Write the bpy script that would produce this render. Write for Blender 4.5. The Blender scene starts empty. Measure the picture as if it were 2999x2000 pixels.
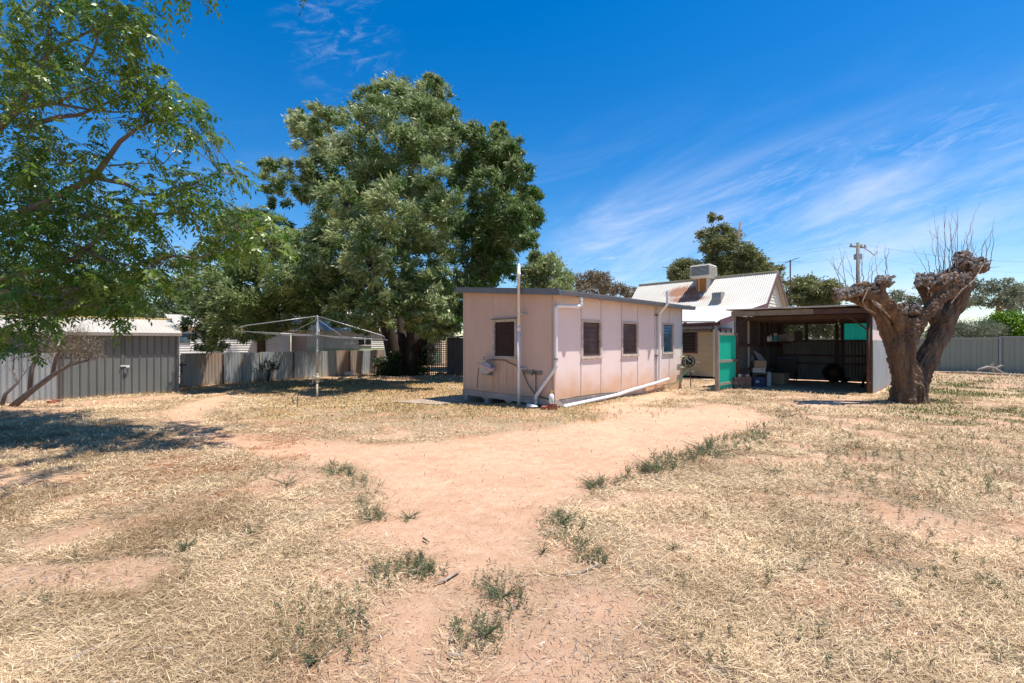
import bpy, bmesh, math, random
import numpy as np
from mathutils import Vector, noise as mnoise
random.seed(7); RNG = np.random.default_rng(11)
S = bpy.context.scene
COL = S.collection
# ------------------------------------------------------------------ camera, light
F, CX, HY, CAMZ = 1045.0, 1175.5, 785.0, 1.6          # photo measured at 2351 px wide
cam = bpy.data.cameras.new('camera'); cam.lens = 16.0; cam.sensor_width = 36.0; cam.clip_end = 4000; cam.clip_start = 0.05
co = bpy.data.objects.new('camera', cam); COL.objects.link(co)
co.location = (0, 0, CAMZ); co.rotation_euler = (math.radians(90.05), 0, 0)
S.camera = co
SUNV = Vector((0.335, -0.06, 1.0)).normalized()
sl = bpy.data.lights.new('sun', 'SUN'); sl.energy = 4.9; sl.angle = math.radians(0.5); sl.color = (1.0, 0.945, 0.86)
so = bpy.data.objects.new('sun', sl); COL.objects.link(so)
so.rotation_euler = SUNV.to_track_quat('Z', 'Y').to_euler()
S.view_settings.view_transform = 'Standard'; S.view_settings.look = 'None'
S.view_settings.exposure = 0.58; S.view_settings.gamma = 1.0
W = bpy.data.worlds.new('World'); S.world = W; W.use_nodes = True
nt = W.node_tree; nt.nodes.clear()
def wn(t, **k):
    n = nt.nodes.new(t)
    for a, b in k.items(): setattr(n, a, b)
    return n
sky = wn('ShaderNodeTexSky', sky_type='NISHITA', sun_disc=False)
sky.sun_elevation = math.asin(SUNV.z); sky.sun_rotation = math.atan2(SUNV.x, SUNV.y)
sky.altitude = 0; sky.air_density = 1.0; sky.dust_density = 0.25; sky.ozone_density = 2.2
tc = wn('ShaderNodeTexCoord')
nrm = wn('ShaderNodeVectorMath', operation='NORMALIZE'); nt.links.new(tc.outputs['Generated'], nrm.inputs[0])
def vdot(v):
    n = wn('ShaderNodeVectorMath', operation='DOT_PRODUCT'); n.inputs[1].default_value = v
    nt.links.new(nrm.outputs[0], n.inputs[0]); return n.outputs['Value']
def mr(src, a, b, c=0.0, d=1.0, sm='SMOOTHSTEP'):
    n = wn('ShaderNodeMapRange', interpolation_type=sm)
    n.inputs['From Min'].default_value = a; n.inputs['From Max'].default_value = b
    n.inputs['To Min'].default_value = c; n.inputs['To Max'].default_value = d
    nt.links.new(src, n.inputs['Value']); return n.outputs[0]
def wmul(a, b):
    n = wn('ShaderNodeMath', operation='MULTIPLY'); nt.links.new(a, n.inputs[0])
    if isinstance(b, float): n.inputs[1].default_value = b
    else: nt.links.new(b, n.inputs[1])
    return n.outputs[0]
def wmax(a, b):
    n = wn('ShaderNodeMath', operation='MAXIMUM'); nt.links.new(a, n.inputs[0]); nt.links.new(b, n.inputs[1]); return n.outputs[0]
# cloud coordinates: along the cirrus band, across it, depth
cmb = wn('ShaderNodeCombineXYZ')
nt.links.new(vdot((0.93, 0.0, 0.30)), cmb.inputs[0]); nt.links.new(vdot((-0.30, 0.0, 0.95)), cmb.inputs[1]); nt.links.new(vdot((0, 1, 0)), cmb.inputs[2])
def wnoise(sc, scale, det, rough, dist=0.0):
    mp = wn('ShaderNodeMapping'); mp.inputs['Scale'].default_value = sc; nt.links.new(cmb.outputs[0], mp.inputs[0])
    n = wn('ShaderNodeTexNoise'); n.inputs['Scale'].default_value = scale; n.inputs['Detail'].default_value = det
    n.inputs['Roughness'].default_value = rough; n.inputs['Distortion'].default_value = dist
    nt.links.new(mp.outputs[0], n.inputs['Vector']); return n.outputs['Fac']
n1 = wnoise((1.2, 5.0, 1.0), 2.6, 8, 0.62, 0.5)
n2 = wnoise((1.0, 2.0, 1.0), 1.8, 3, 0.5)
fine = wnoise((3.0, 9.0, 2.0), 7.0, 6, 0.7, 0.6)
band = mr(vdot((-0.29, -0.262, 1.0)), 0.05, -0.10)
right = mr(vdot((1, 0, 0)), -0.02, 0.22)
m = wmul(wmul(band, right), wmax(wmul(mr(n1, 0.30, 0.80), 1.0), wmul(mr(fine, 0.36, 0.85), 0.6)))
m = wmul(m, mr(n2, 0.18, 0.55, 0.45, 1.0))
low = mr(vdot((0, 0, 1)), 0.5, 0.03, 0.0, 1.0)
ul = wmul(wmul(mr(vdot((-.30, .79, .53)), .990, .9998), mr(fine, .46, .9)), 0.5)
wis = wmul(wmul(mr(n1, 0.45, 0.85), low), 0.55)
fac = wmul(wmax(wmax(m, ul), wis), 0.74)
hs = wn('ShaderNodeHueSaturation'); hs.inputs['Saturation'].default_value = 1.48; hs.inputs['Value'].default_value = 1.0; hs.inputs['Hue'].default_value = 0.503
nt.links.new(sky.outputs[0], hs.inputs['Color'])
mx = wn('ShaderNodeMix', data_type='RGBA'); nt.links.new(fac, mx.inputs[0]); nt.links.new(hs.outputs[0], mx.inputs[6])
mx.inputs[7].default_value = (5.6, 5.9, 7.0, 1)
bg = wn('ShaderNodeBackground'); bg.inputs['Strength'].default_value = 0.115
nt.links.new(mx.outputs[2], bg.inputs['Color'])
wo = wn('ShaderNodeOutputWorld'); nt.links.new(bg.outputs[0], wo.inputs['Surface'])
# ------------------------------------------------------------------ helpers
def ss(a, b, v):
    t = np.clip((np.asarray(v, float) - a) / (b - a), 0, 1); return t * t * (3 - 2 * t)
def gh(x, y):                                           # height of the yard
    return -0.14 * ss(0.6, -0.9, x) * ss(10.5, 12.8, y)
def V3(*a): return Vector(a)
def P(x, y, Y): return Vector(((x - CX) / F * Y, Y, CAMZ - (y - HY) / F * Y))
def G(x, y, z=None):                                    # pixel -> point on the ground
    if z is None:
        z = 0.0
        for _ in range(6):
            Y = (CAMZ - z) * F / (y - HY); z = float(gh((x - CX) / F * Y, Y))
    Y = (CAMZ - z) * F / (y - HY)
    return Vector(((x - CX) / F * Y, Y, z))
def rz(x0, y0, sc): return lambda a, b: ((x0 + sc * a) / 1.2756, (y0 + sc * b) / 1.2756)
r1 = rz(0, 850, .29775); r2 = rz(500, 850, .29775); r3 = rz(1000, 850, .2551); r4 = rz(1320, 750, .29985)
r5 = rz(1600, 800, .26781); r6 = rz(1850, 750, .26781); r7 = rz(2100, 850, .21268); r8 = rz(2400, 580, .40804)
Ed = Vector((.713, .701, 0)).normalized(); Rd = Vector((Ed.y, -Ed.x, 0))
Z = Vector((0, 0, 1))
def root_loc(o):
    v = Vector((0, 0, 0))
    while o is not None: v += o.location; o = o.parent
    return v
def tag(o, label=None, cat=None, group=None, kind=None):
    if label: o['label'] = label
    if cat: o['category'] = cat
    if group: o['group'] = group
    if kind: o['kind'] = kind
    return o
def thing(name, label, cat, loc, group=None):
    o = bpy.data.objects.new(name, None); COL.objects.link(o); o.location = loc; o.empty_display_size = .1
    return tag(o, label, cat, group)
class MB:
    def __init__(s): s.v = []; s.f = []; s.sm = False
    def add(s, vs, fs):
        b = len(s.v); s.v += [tuple(v) for v in vs]; s.f += [tuple(b + i for i in f) for f in fs]; return s
    def hexa(s, p):   # p: 4 bottom ccw, 4 top ccw
        return s.add(p, [(3, 2, 1, 0), (4, 5, 6, 7), (0, 1, 5, 4), (1, 2, 6, 5), (2, 3, 7, 6), (3, 0, 4, 7)])
    def box(s, c, sx, sy, sz, U=Vector((1, 0, 0)), Vv=None):
        if Vv is None: Vv = Vector((-U.y, U.x, 0))
        Wv = U.cross(Vv); c = Vector(c); r = []
        for k in (-1, 1):
            for i, j in ((-1, -1), (1, -1), (1, 1), (-1, 1)): r.append(c + U * (i * sx / 2) + Vv * (j * sy / 2) + Wv * (k * sz / 2))
        return s.hexa(r)
    def tube(s, pts, rad, n=8, cap=True, squash=None):
        pts = [Vector(p) for p in pts]
        if not hasattr(rad, '__len__'): rad = [rad] * len(pts)
        b = len(s.v); up = None
        for i, p in enumerate(pts):
            d = (pts[min(i + 1, len(pts) - 1)] - pts[max(i - 1, 0)])
            if d.length < 1e-9: d = Vector((0, 0, 1))
            d.normalize()
            if up is None: up = Vector((0, 0, 1)) if abs(d.z) < .9 else Vector((0, 1, 0))
            x = d.cross(up)
            if x.length < 1e-4: x = d.cross(Vector((1, 0, .1)))
            x.normalize(); y = x.cross(d); up = y
            for k in range(n):
                a = 2 * math.pi * k / n; s.v.append(tuple(p + (x * math.cos(a) + y * math.sin(a)) * rad[i]))
        for i in range(len(pts) - 1):
            for k in range(n):
                k2 = (k + 1) % n; s.f.append((b + i * n + k, b + (i + 1) * n + k, b + (i + 1) * n + k2, b + i * n + k2))
        if cap:
            s.f.append(tuple(b + k for k in range(n))); e = b + (len(pts) - 1) * n; s.f.append(tuple(e + n - 1 - k for k in range(n)))
        return s
    def lathe(s, c, prof, n=16, ax=Z):
        c = Vector(c); ax = ax.normalized(); x = ax.orthogonal().normalized(); y = ax.cross(x); b = len(s.v)
        for r, h in prof:
            for k in range(n):
                a = 2 * math.pi * k / n; s.v.append(tuple(c + ax * h + (x * math.cos(a) + y * math.sin(a)) * r))
        for i in range(len(prof) - 1):
            for k in range(n):
                k2 = (k + 1) % n; s.f.append((b + i * n + k, b + i * n + k2, b + (i + 1) * n + k2, b + (i + 1) * n + k))
        s.f.append(tuple(b + n - 1 - k for k in range(n))); e = b + (len(prof) - 1) * n; s.f.append(tuple(e + k for k in range(n)))
        return s
    def sheet(s, O, U, Lu, Vv, Lv, N, prof, pitch, nv=1, jit=0):
        """profiled metal sheet: prof = [(u fraction, height)] across one pitch, running along Vv"""
        us = []; k = 0
        while True:
            done = False
            for fr, h in prof:
                u = (k + fr) * pitch
                if u > Lu: done = True; break
                us.append((u, h))
            if done: break
            k += 1
        us.append((Lu, prof[0][1])); b = len(s.v)
        for j in range(nv + 1):
            for u, h in us: s.v.append(tuple(O + U * u + Vv * (Lv * j / nv) + N * (h + (random.uniform(-jit, jit) if jit else 0))))
        m_ = len(us)
        for j in range(nv):
            for i in range(m_ - 1): s.f.append((b + j * m_ + i, b + j * m_ + i + 1, b + (j + 1) * m_ + i + 1, b + (j + 1) * m_ + i))
        return s
    def build(s, name, mat, parent=None, smooth=False, bevel=0):
        me = bpy.data.meshes.new(name); off = root_loc(parent) if parent else Vector((0, 0, 0))
        me.from_pydata([(v[0] - off.x, v[1] - off.y, v[2] - off.z) for v in s.v], [], s.f)
        if bevel:
            bm = bmesh.new(); bm.from_mesh(me); bmesh.ops.recalc_face_normals(bm, faces=bm.faces)
            bmesh.ops.bevel(bm, geom=[e for e in bm.edges if len(e.link_faces) == 2 and e.calc_face_angle(0) > .5], offset=bevel, segments=2, affect='EDGES')
            bm.to_mesh(me); bm.free()
        me.materials.append(mat)
        if smooth: me.polygons.foreach_set('use_smooth', [True] * len(me.polygons))
        o = bpy.data.objects.new(name, me); COL.objects.link(o); o.parent = parent
        return o
CORR = [(i / 6, .0085 * math.cos(2 * math.pi * i / 6)) for i in range(6)]
TRIM = [(0, 0), (.06, .028), (.10, .028), (.14, .012), (.18, .028), (.22, .028), (.28, 0), (.62, 0), (.64, .004), (.66, 0)]
CBOND = [(0, 0), (.10, .035), (.50, .035), (.60, 0)]
class Fr:
    def __init__(s, O, U, N): s.O = Vector((O[0], O[1], 0)); s.U = U.normalized(); s.N = N.normalized()
    def p(s, u, n, z): v = s.O + s.U * u + s.N * n; return Vector((v.x, v.y, z))
    def uz(s, px, n=0):
        x, y = px; t = (x - CX) / F; o = s.O + s.N * n
        u = (t * o.y - o.x) / (s.U.x - t * s.U.y); Y = o.y + s.U.y * u
        return u, CAMZ - (y - HY) / F * Y
    def box(s, mb, u0, u1, n0, n1, z0, z1, zb=None):
        if zb is None: zb = z1
        return mb.hexa([s.p(u0, n0, z0), s.p(u1, n0, z0), s.p(u1, n1, z0), s.p(u0, n1, z0), s.p(u0, n0, z1), s.p(u1, n0, zb), s.p(u1, n1, zb), s.p(u0, n1, z1)])
    def wall(s, mb, u0, u1, z0, top, holes=(), t=.08):
        us = sorted({u0, u1} | {h[0] for h in holes} | {h[1] for h in holes})
        for a, b in zip(us, us[1:]):
            m_ = (a + b) / 2; hs_ = sorted([h for h in holes if h[0] < m_ < h[1]], key=lambda h: h[2]); z = z0
            for h in hs_: s.box(mb, a, b, -t, 0, z, h[2]); z = h[3]
            s.box(mb, a, b, -t, 0, z, top(a), top(b))
        return mb
    def boards(s, mb, rng, z0, z1, bh=.15, out=.018):
        """lapped weatherboards; rng(z) -> (u0,u1)"""
        z = z0
        while z < z1 - .01:
            zt = min(z + bh, z1); a0, b0 = rng(z); a1, b1 = rng(zt)
            j = random.uniform(-.002, .002)
            mb.add([s.p(a0, out + j, z), s.p(b0, out + j, z), s.p(b1, 0.002, zt), s.p(a1, 0.002, zt), s.p(a0, 0, z), s.p(b0, 0, z)], [(0, 1, 2, 3), (4, 5, 1, 0)])
            z += bh
        return mb
# ------------------------------------------------------------------ materials
def mat(name, c1, c2=None, scale=6, rough=.8, bump=0.0, bscale=None, metal=0.0, stretch=(1, 1, 1), c3=None, c3lo=.6, c3hi=.7, c3scale=2, spec=.3, detail=6, trans=0.0, attr=None):
    m = bpy.data.materials.new(name); m.use_nodes = True; t = m.node_tree; N = t.nodes; Lk = t.links
    b = N['Principled BSDF']; b.inputs['Roughness'].default_value = rough; b.inputs['Metallic'].default_value = metal
    b.inputs['Specular IOR Level'].default_value = spec
    tcn = N.new('ShaderNodeTexCoord'); mp = N.new('ShaderNodeMapping'); mp.inputs['Scale'].default_value = stretch
    Lk.new(tcn.outputs['Object'], mp.inputs[0])
    def nz(sc, d=detail, r=.6):
        n = N.new('ShaderNodeTexNoise'); n.inputs['Scale'].default_value = sc; n.inputs['Detail'].default_value = d; n.inputs['Roughness'].default_value = r
        Lk.new(mp.outputs[0], n.inputs['Vector']); return n.outputs['Fac']
    def ramp(src, lo, hi):
        n = N.new('ShaderNodeMapRange'); n.inputs['From Min'].default_value = lo; n.inputs['From Max'].default_value = hi; Lk.new(src, n.inputs['Value']); return n.outputs[0]
    def mixc(f, a, b_):
        n = N.new('ShaderNodeMix'); n.data_type = 'RGBA'; Lk.new(f, n.inputs[0])
        for i, q in ((6, a), (7, b_)):
            if isinstance(q, tuple): n.inputs[i].default_value = (*q, 1)
            else: Lk.new(q, n.inputs[i])
        return n.outputs[2]
    if c2 is None: c2 = tuple(x * .8 for x in c1)
    if attr:
        a = N.new('ShaderNodeAttribute'); a.attribute_name = attr; src = a.outputs['Fac']; colr = mixc(src, c1, c2)
    else: colr = mixc(ramp(nz(scale), .3, .7), c1, c2)
    if c3: colr = mixc(ramp(nz(c3scale, 8, .7), c3lo, c3hi), colr, c3)
    Lk.new(colr, b.inputs['Base Color'])
    if bump:
        bn = N.new('ShaderNodeBump'); bn.inputs['Strength'].default_value = bump; bn.inputs['Distance'].default_value = .02
        Lk.new(nz(bscale or scale * 4), bn.inputs['Height']); Lk.new(bn.outputs[0], b.inputs['Normal'])
    if trans:
        tr = N.new('ShaderNodeBsdfTranslucent'); Lk.new(colr, tr.inputs['Color']); ms = N.new('ShaderNodeMixShader'); ms.inputs[0].default_value = trans
        Lk.new(b.outputs[0], ms.inputs[1]); Lk.new(tr.outputs[0], ms.inputs[2]); Lk.new(ms.outputs[0], N['Material Output'].inputs['Surface'])
    m['base'] = b.name
    return m
def low_stain(m, col, z0, z1, soft_scale=3, strength=.9):
    """splash-back / rust stain rising from the bottom edge, in object z"""
    t = m.node_tree; N = t.nodes; Lk = t.links; b = N['Principled BSDF']; src = b.inputs['Base Color'].links[0].from_socket
    tcn = N.new('ShaderNodeTexCoord'); sx = N.new('ShaderNodeSeparateXYZ'); Lk.new(tcn.outputs['Object'], sx.inputs[0])
    nz = N.new('ShaderNodeTexNoise'); nz.inputs['Scale'].default_value = soft_scale; nz.inputs['Detail'].default_value = 5; Lk.new(tcn.outputs['Object'], nz.inputs['Vector'])
    ad = N.new('ShaderNodeMath'); ad.operation = 'MULTIPLY_ADD'; Lk.new(nz.outputs['Fac'], ad.inputs[0]); ad.inputs[1].default_value = (z1 - z0) * .9; Lk.new(sx.outputs[2], ad.inputs[2])
    mrn = N.new('ShaderNodeMapRange'); mrn.interpolation_type = 'SMOOTHSTEP'; Lk.new(ad.outputs[0], mrn.inputs['Value'])
    mrn.inputs['From Min'].default_value = z0 + (z1 - z0) * .3; mrn.inputs['From Max'].default_value = z1 + (z1 - z0) * .6; mrn.inputs['To Min'].default_value = strength; mrn.inputs['To Max'].default_value = 0
    mixn = N.new('ShaderNodeMix'); mixn.data_type = 'RGBA'; Lk.new(mrn.outputs[0], mixn.inputs[0]); Lk.new(src, mixn.inputs[6]); mixn.inputs[7].default_value = (*col, 1)
    Lk.new(mixn.outputs[2], b.inputs['Base Color']); return m
def streak_stain(m, col, axis, x0, x1, z0, z1, strength=.7, nscale=14):
    """vertical run marks inside a rectangle of the wall; axis = unit vector along the wall in object space"""
    t = m.node_tree; N = t.nodes; Lk = t.links; b = N['Principled BSDF']; src = b.inputs['Base Color'].links[0].from_socket
    tcn = N.new('ShaderNodeTexCoord'); sx = N.new('ShaderNodeSeparateXYZ'); Lk.new(tcn.outputs['Object'], sx.inputs[0])
    d = N.new('ShaderNodeVectorMath'); d.operation = 'DOT_PRODUCT'; d.inputs[1].default_value = axis; Lk.new(tcn.outputs['Object'], d.inputs[0]); u = d.outputs['Value']
    def win(src_, a, b_, s_):
        o = []
        for p, q in ((a - s_, a + s_), (b_ + s_, b_ - s_)):
            n = N.new('ShaderNodeMapRange'); n.interpolation_type = 'SMOOTHSTEP'; Lk.new(src_, n.inputs['Value']); n.inputs['From Min'].default_value = p; n.inputs['From Max'].default_value = q; o.append(n.outputs[0])
        k = N.new('ShaderNodeMath'); k.operation = 'MULTIPLY'; Lk.new(o[0], k.inputs[0]); Lk.new(o[1], k.inputs[1]); return k.outputs[0]
    cx = N.new('ShaderNodeCombineXYZ'); Lk.new(u, cx.inputs[0]); zz = N.new('ShaderNodeMath'); zz.operation = 'MULTIPLY'; Lk.new(sx.outputs[2], zz.inputs[0]); zz.inputs[1].default_value = .06; Lk.new(zz.outputs[0], cx.inputs[1])
    nz = N.new('ShaderNodeTexNoise'); nz.inputs['Scale'].default_value = nscale; nz.inputs['Detail'].default_value = 4; Lk.new(cx.outputs[0], nz.inputs['Vector'])
    st = N.new('ShaderNodeMapRange'); Lk.new(nz.outputs['Fac'], st.inputs['Value']); st.inputs['From Min'].default_value = .42; st.inputs['From Max'].default_value = .68
    f = st.outputs[0]
    for w_ in (win(u, x0, x1, .06), win(sx.outputs[2], z0, z1, .18)):
        k = N.new('ShaderNodeMath'); k.operation = 'MULTIPLY'; Lk.new(f, k.inputs[0]); Lk.new(w_, k.inputs[1]); f = k.outputs[0]
    k = N.new('ShaderNodeMath'); k.operation = 'MULTIPLY'; Lk.new(f, k.inputs[0]); k.inputs[1].default_value = strength
    mixn = N.new('ShaderNodeMix'); mixn.data_type = 'RGBA'; Lk.new(k.outputs[0], mixn.inputs[0]); Lk.new(src, mixn.inputs[6]); mixn.inputs[7].default_value = (*col, 1)
    Lk.new(mixn.outputs[2], b.inputs['Base Color']); return m
M = {}
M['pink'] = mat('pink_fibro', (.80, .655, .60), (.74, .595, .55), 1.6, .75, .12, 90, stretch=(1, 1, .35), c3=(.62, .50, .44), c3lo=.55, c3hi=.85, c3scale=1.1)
M['pink_shaded'] = mat('pink_fibro_shaded', (.66, .47, .375), (.59, .415, .33), 1.6, .75, .12, 90, stretch=(1, 1, .35), c3=(.48, .34, .26), c3lo=.52, c3hi=.85, c3scale=1.3)  # darker tan copy of the pink, end wall's shade put into the colour
low_stain(M['pink'], (.62, .34, .18), .2, .90)
M['strip'] = mat('cover_strip', (.62, .58, .55), (.42, .38, .35), 8, .8, .2)
M['weatherwood'] = mat('flaking_timber', (.52, .44, .36), (.36, .29, .24), 7, .85, .5, 30, stretch=(1, 1, 1), c3=(.62, .52, .46), c3lo=.5, c3hi=.56, c3scale=14)
M['beam'] = mat('base_timber', (.46, .38, .34), (.34, .26, .22), 6, .85, .4, 30, c3=(.60, .46, .42), c3lo=.5, c3hi=.6, c3scale=3)
M['greymetal'] = mat('grey_painted_metal', (.15, .165, .18), (.12, .13, .145), 3, .45, .05, spec=.4)
M['pvc'] = mat('white_plastic_pipe', (.80, .80, .80), (.70, .69, .68), 3, .4, .03, spec=.4)
M['louvre'] = mat('amber_louvre_glass', (.060, .026, .014), (.040, .018, .010), 3, .45, 0, spec=.18)
M['louvre_dusty'] = mat('dusty_flyscreen_glass', (.155, .098, .078), (.085, .048, .038), 2.5, .5, .05, spec=.2)
M['clearlouvre'] = mat('clear_louvre_glass', (.12, .20, .24), (.05, .09, .11), 5, .12, 0, spec=.6)
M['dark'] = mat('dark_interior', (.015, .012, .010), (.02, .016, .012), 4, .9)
M['rustiron'] = mat('rusty_iron', (.12, .06, .04), (.07, .04, .03), 8, .8, .3, 40)
M['galv'] = mat('weathered_galvanised', (.46, .49, .50), (.33, .355, .365), 2.5, .5, .08, 20, metal=.35, stretch=(1, 1, .25), c3=(.42, .27, .17), c3lo=.55, c3hi=.72, c3scale=1.6)
low_stain(M['galv'], (.52, .36, .24), -.14, .18)
M['galvdark'] = mat('dull_galvanised', (.38, .40, .41), (.28, .30, .31), 2.5, .5, .08, 20, metal=.25, stretch=(1, 1, .25), c3=(.34, .25, .18), c3lo=.58, c3hi=.72, c3scale=1.6); low_stain(M['galvdark'], (.46, .31, .21), -.14, .16)
M['garage'] = mat('grey_garage_sheet', (.195, .205, .20), (.158, .168, .162), 1.8, .5, .05, 30, metal=.15, stretch=(1, 1, .4))
low_stain(M['garage'], (.52, .33, .20), -.14, .14)
M['trimg'] = mat('garage_trim', (.33, .29, .26), (.26, .23, .21), 4, .5)
M['creamroof'] = mat('cream_roof_sheet', (.54, .50, .43), (.46, .41, .35), 1.3, .45, .05, 30, c3=(.60, .42, .28), c3lo=.66, c3hi=.8, c3scale=1.2)
M['whiteroof'] = mat('white_roof_sheet', (.64, .61, .55), (.56, .52, .45), .8, .5, .05, 30, c3=(.60, .46, .33), c3lo=.64, c3hi=.8, c3scale=.9)
M['yellowtrim'] = mat('yellow_trim', (.70, .50, .20), (.62, .43, .16), 4, .6)
M['whiteclad'] = mat('white_cladding', (.72, .72, .69), (.62, .62, .60), 1.5, .6, .04)
M['greenclad'] = mat('pale_green_cladding', (.50, .58, .40), (.42, .50, .34), 1.5, .6)
M['pinkclad'] = mat('pale_pink_cladding', (.60, .45, .36), (.52, .38, .31), 2, .7)
M['cream'] = mat('cream_weatherboard', (.66, .56, .34), (.56, .45, .25), 3, .7, .2, 40, stretch=(.4, .4, 3), c3=(.46, .28, .12), c3lo=.60, c3hi=.75, c3scale=3)
M['whiteboard'] = mat('offwhite_weatherboard', (.72, .69, .60), (.64, .60, .50), 3, .7, .1, 40, stretch=(.4, .4, 3))
M['maroon'] = mat('maroon_trim', (.17, .075, .080), (.13, .055, .06), 3, .5)
M['tealsheet'] = mat('green_fibreglass', (.03, .70, .48), (.02, .60, .40), 2.5, .35, .05, stretch=(1, 1, .3), trans=.45)
M['greywood'] = mat('grey_old_timber', (.30, .26, .22), (.19, .16, .135), 5, .85, .5, 25, stretch=(1, 1, 1))
M['post'] = mat('weathered_post', (.36, .31, .25), (.24, .20, .16), 9, .85, .6, 25, stretch=(1, 1, .15))
M['brownwood'] = mat('dark_timber', (.13, .08, .065), (.085, .055, .045), 6, .85, .4, 25)
M['colorbond'] = mat('green_grey_fence_sheet', (.235, .270, .225), (.215, .25, .205), .8, .5, .0, spec=.3)
M['fencetrim'] = mat('fence_trim', (.34, .36, .38), (.30, .32, .34), 2, .45)
M['hoist'] = mat('galvanised_tube', (.36, .37, .37), (.27, .28, .28), 12, .4, .05, metal=.5)
M['hoistbase'] = mat('tan_painted_tube', (.50, .44, .33), (.38, .32, .23), 10, .55, .1)
M['brick'] = mat('red_brick', (.36, .115, .07), (.28, .085, .055), 12, .9, .4, 60)
M['oldbrick'] = mat('salvaged_brick', (.36, .19, .13), (.24, .12, .085), 9, .9, .4, 60, c3=(.55, .45, .38), c3lo=.55, c3hi=.62, c3scale=6)
M['black'] = mat('black_plastic', (.012, .012, .013), (.02, .02, .02), 5, .45)
M['hose'] = mat('dark_green_hose', (.018, .05, .035), (.012, .035, .025), 5, .5)
M['hosebright'] = mat('green_hose', (.04, .20, .09), (.03, .14, .07), 5, .5)
M['fadedpink'] = mat('faded_red_plastic', (.70, .42, .40), (.62, .36, .34), 6, .6)
M['creamplastic'] = mat('cream_plastic', (.62, .60, .40), (.52, .50, .32), 6, .6)
M['greyplastic'] = mat('grey_plastic', (.50, .50, .50), (.38, .38, .38), 6, .6)
M['steel'] = mat('dull_steel', (.40, .38, .36), (.28, .26, .24), 10, .45, .1, metal=.6)
M['whiteplastic'] = mat('white_bottle_plastic', (.85, .85, .84), (.80, .80, .79), 4, .35)
M['yellowplastic'] = mat('orange_pump_plastic', (.85, .42, .03), (.80, .38, .03), 4, .4)
M['label'] = mat('green_print', (.12, .40, .28), (.10, .34, .24), 8, .6)
M['bluebox'] = mat('blue_tub', (.03, .04, .14), (.03, .035, .11), 4, .4)
M['teal'] = mat('teal_print', (.10, .42, .46), (.08, .36, .40), 8, .6)
M['cardboard'] = mat('cardboard', (.42, .28, .16), (.35, .23, .13), 5, .9)
M['paper'] = mat('faded_paper', (.62, .57, .50), (.45, .38, .32), 10, .9, c3=(.40, .12, .12), c3lo=.58, c3hi=.64, c3scale=7)
M['tyre'] = mat('tyre_rubber', (.012, .012, .012), (.02, .02, .02), 9, .8, .3)
M['mug_r'] = mat('red_glaze', (.55, .05, .07), (.50, .05, .06), 5, .3)
M['mug_g'] = mat('lime_glaze', (.45, .60, .20), (.80, .82, .75), 3, .3)
M['concrete'] = mat('concrete', (.42, .33, .26), (.34, .26, .20), 4, .9, .3, 40)
M['screen'] = mat('dusty_clear_sheet', (.30, .30, .26), (.24, .24, .21), 3, .3)
M['lattice'] = mat('brown_lattice', (.16, .12, .085), (.11, .08, .06), 6, .8, .3)
M['darkcorr'] = mat('dark_corrugated', (.085, .08, .075), (.05, .048, .046), 2, .6, .1, 30, stretch=(1, 1, .3))
M['fibro_dark'] = mat('old_brown_panel', (.13, .105, .09), (.09, .075, .063), 2, .85, .1)
M['carcorr'] = mat('shed_corrugated', (.19, .19, .185), (.10, .098, .092), 1.8, .45, .08, 30, metal=.3, stretch=(1, 1, .3), c3=(.20, .12, .08), c3lo=.56, c3hi=.70, c3scale=1.5)
M['cooler'] = mat('cooler_housing', (.58, .54, .46), (.50, .46, .38), 3, .5)
M['rust'] = mat('rust_orange', (.42, .16, .03), (.30, .11, .025), 6, .85, .2)
M['bark'] = mat('brown_bark', (.055, .038, .028), (.032, .022, .017), 7, .9, .8, 22, stretch=(1, 1, .25))
M['barkgrey'] = mat('grey_bark', (.21, .175, .16), (.12, .10, .09), 7, .9, .6, 30, stretch=(1, 1, .4))
M['stump'] = mat('stump_bark', (.25, .155, .092), (.060, .040, .030), 6.0, .92, 1.0, 18, stretch=(1, 1, .14), c3=(.19, .165, .15), c3lo=.60, c3hi=.72, c3scale=1.6)
M['stub'] = mat('grey_cut_wood', (.38, .34, .31), (.11, .09, .075), 9, .9, .8, 40)
M['twig'] = mat('twig_bark', (.30, .25, .22), (.19, .15, .13), 9, .9, .3)
M['deadtwig'] = mat('dead_twig', (.30, .24, .20), (.22, .17, .14), 9, .9, .3)
M['gumbark'] = mat('gum_bark', (.30, .19, .14), (.18, .12, .10), 5, .9, .4, stretch=(1, 1, .3))
M['stick'] = mat('bleached_stick', (.42, .34, .27), (.26, .20, .16), 9, .9, .4)
def leafmat(n, a, b, t=.3, r=.5): return mat(n, a, b, rough=r, attr='tint', trans=t, spec=.35)
M['leaf_big'] = leafmat('feathery_leaf', (.052, .125, .014), (.50, .54, .27), .36)
M['leaf_cedar'] = leafmat('cedar_leaf', (.045, .125, .010), (.21, .28, .045), .36, .32)
M['leaf_gum'] = leafmat('gum_leaf', (.10, .12, .04), (.31, .31, .12), .34)
M['leaf_far'] = leafmat('far_leaf', (.07, .105, .045), (.19, .225, .11), .3)
M['leaf_brown'] = leafmat('dry_brown_leaf', (.15, .115, .065), (.27, .205, .125), .25)
M['leaf_bright'] = leafmat('bright_shrub_leaf', (.07, .17, .006), (.22, .36, .015), .3)
M['leaf_grey'] = leafmat('greygreen_leaf', (.13, .155, .09), (.26, .28, .18), .3)
M['leaf_dark'] = leafmat('dark_ivy_leaf', (.020, .038, .010), (.05, .085, .02), .2)
M['straw'] = leafmat('straw_blade', (.33, .22, .115), (.90, .715, .465), .25, .7)
M['lawn'] = leafmat('lawn_blade', (.42, .27, .10), (.60, .46, .19), .25, .7)
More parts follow.
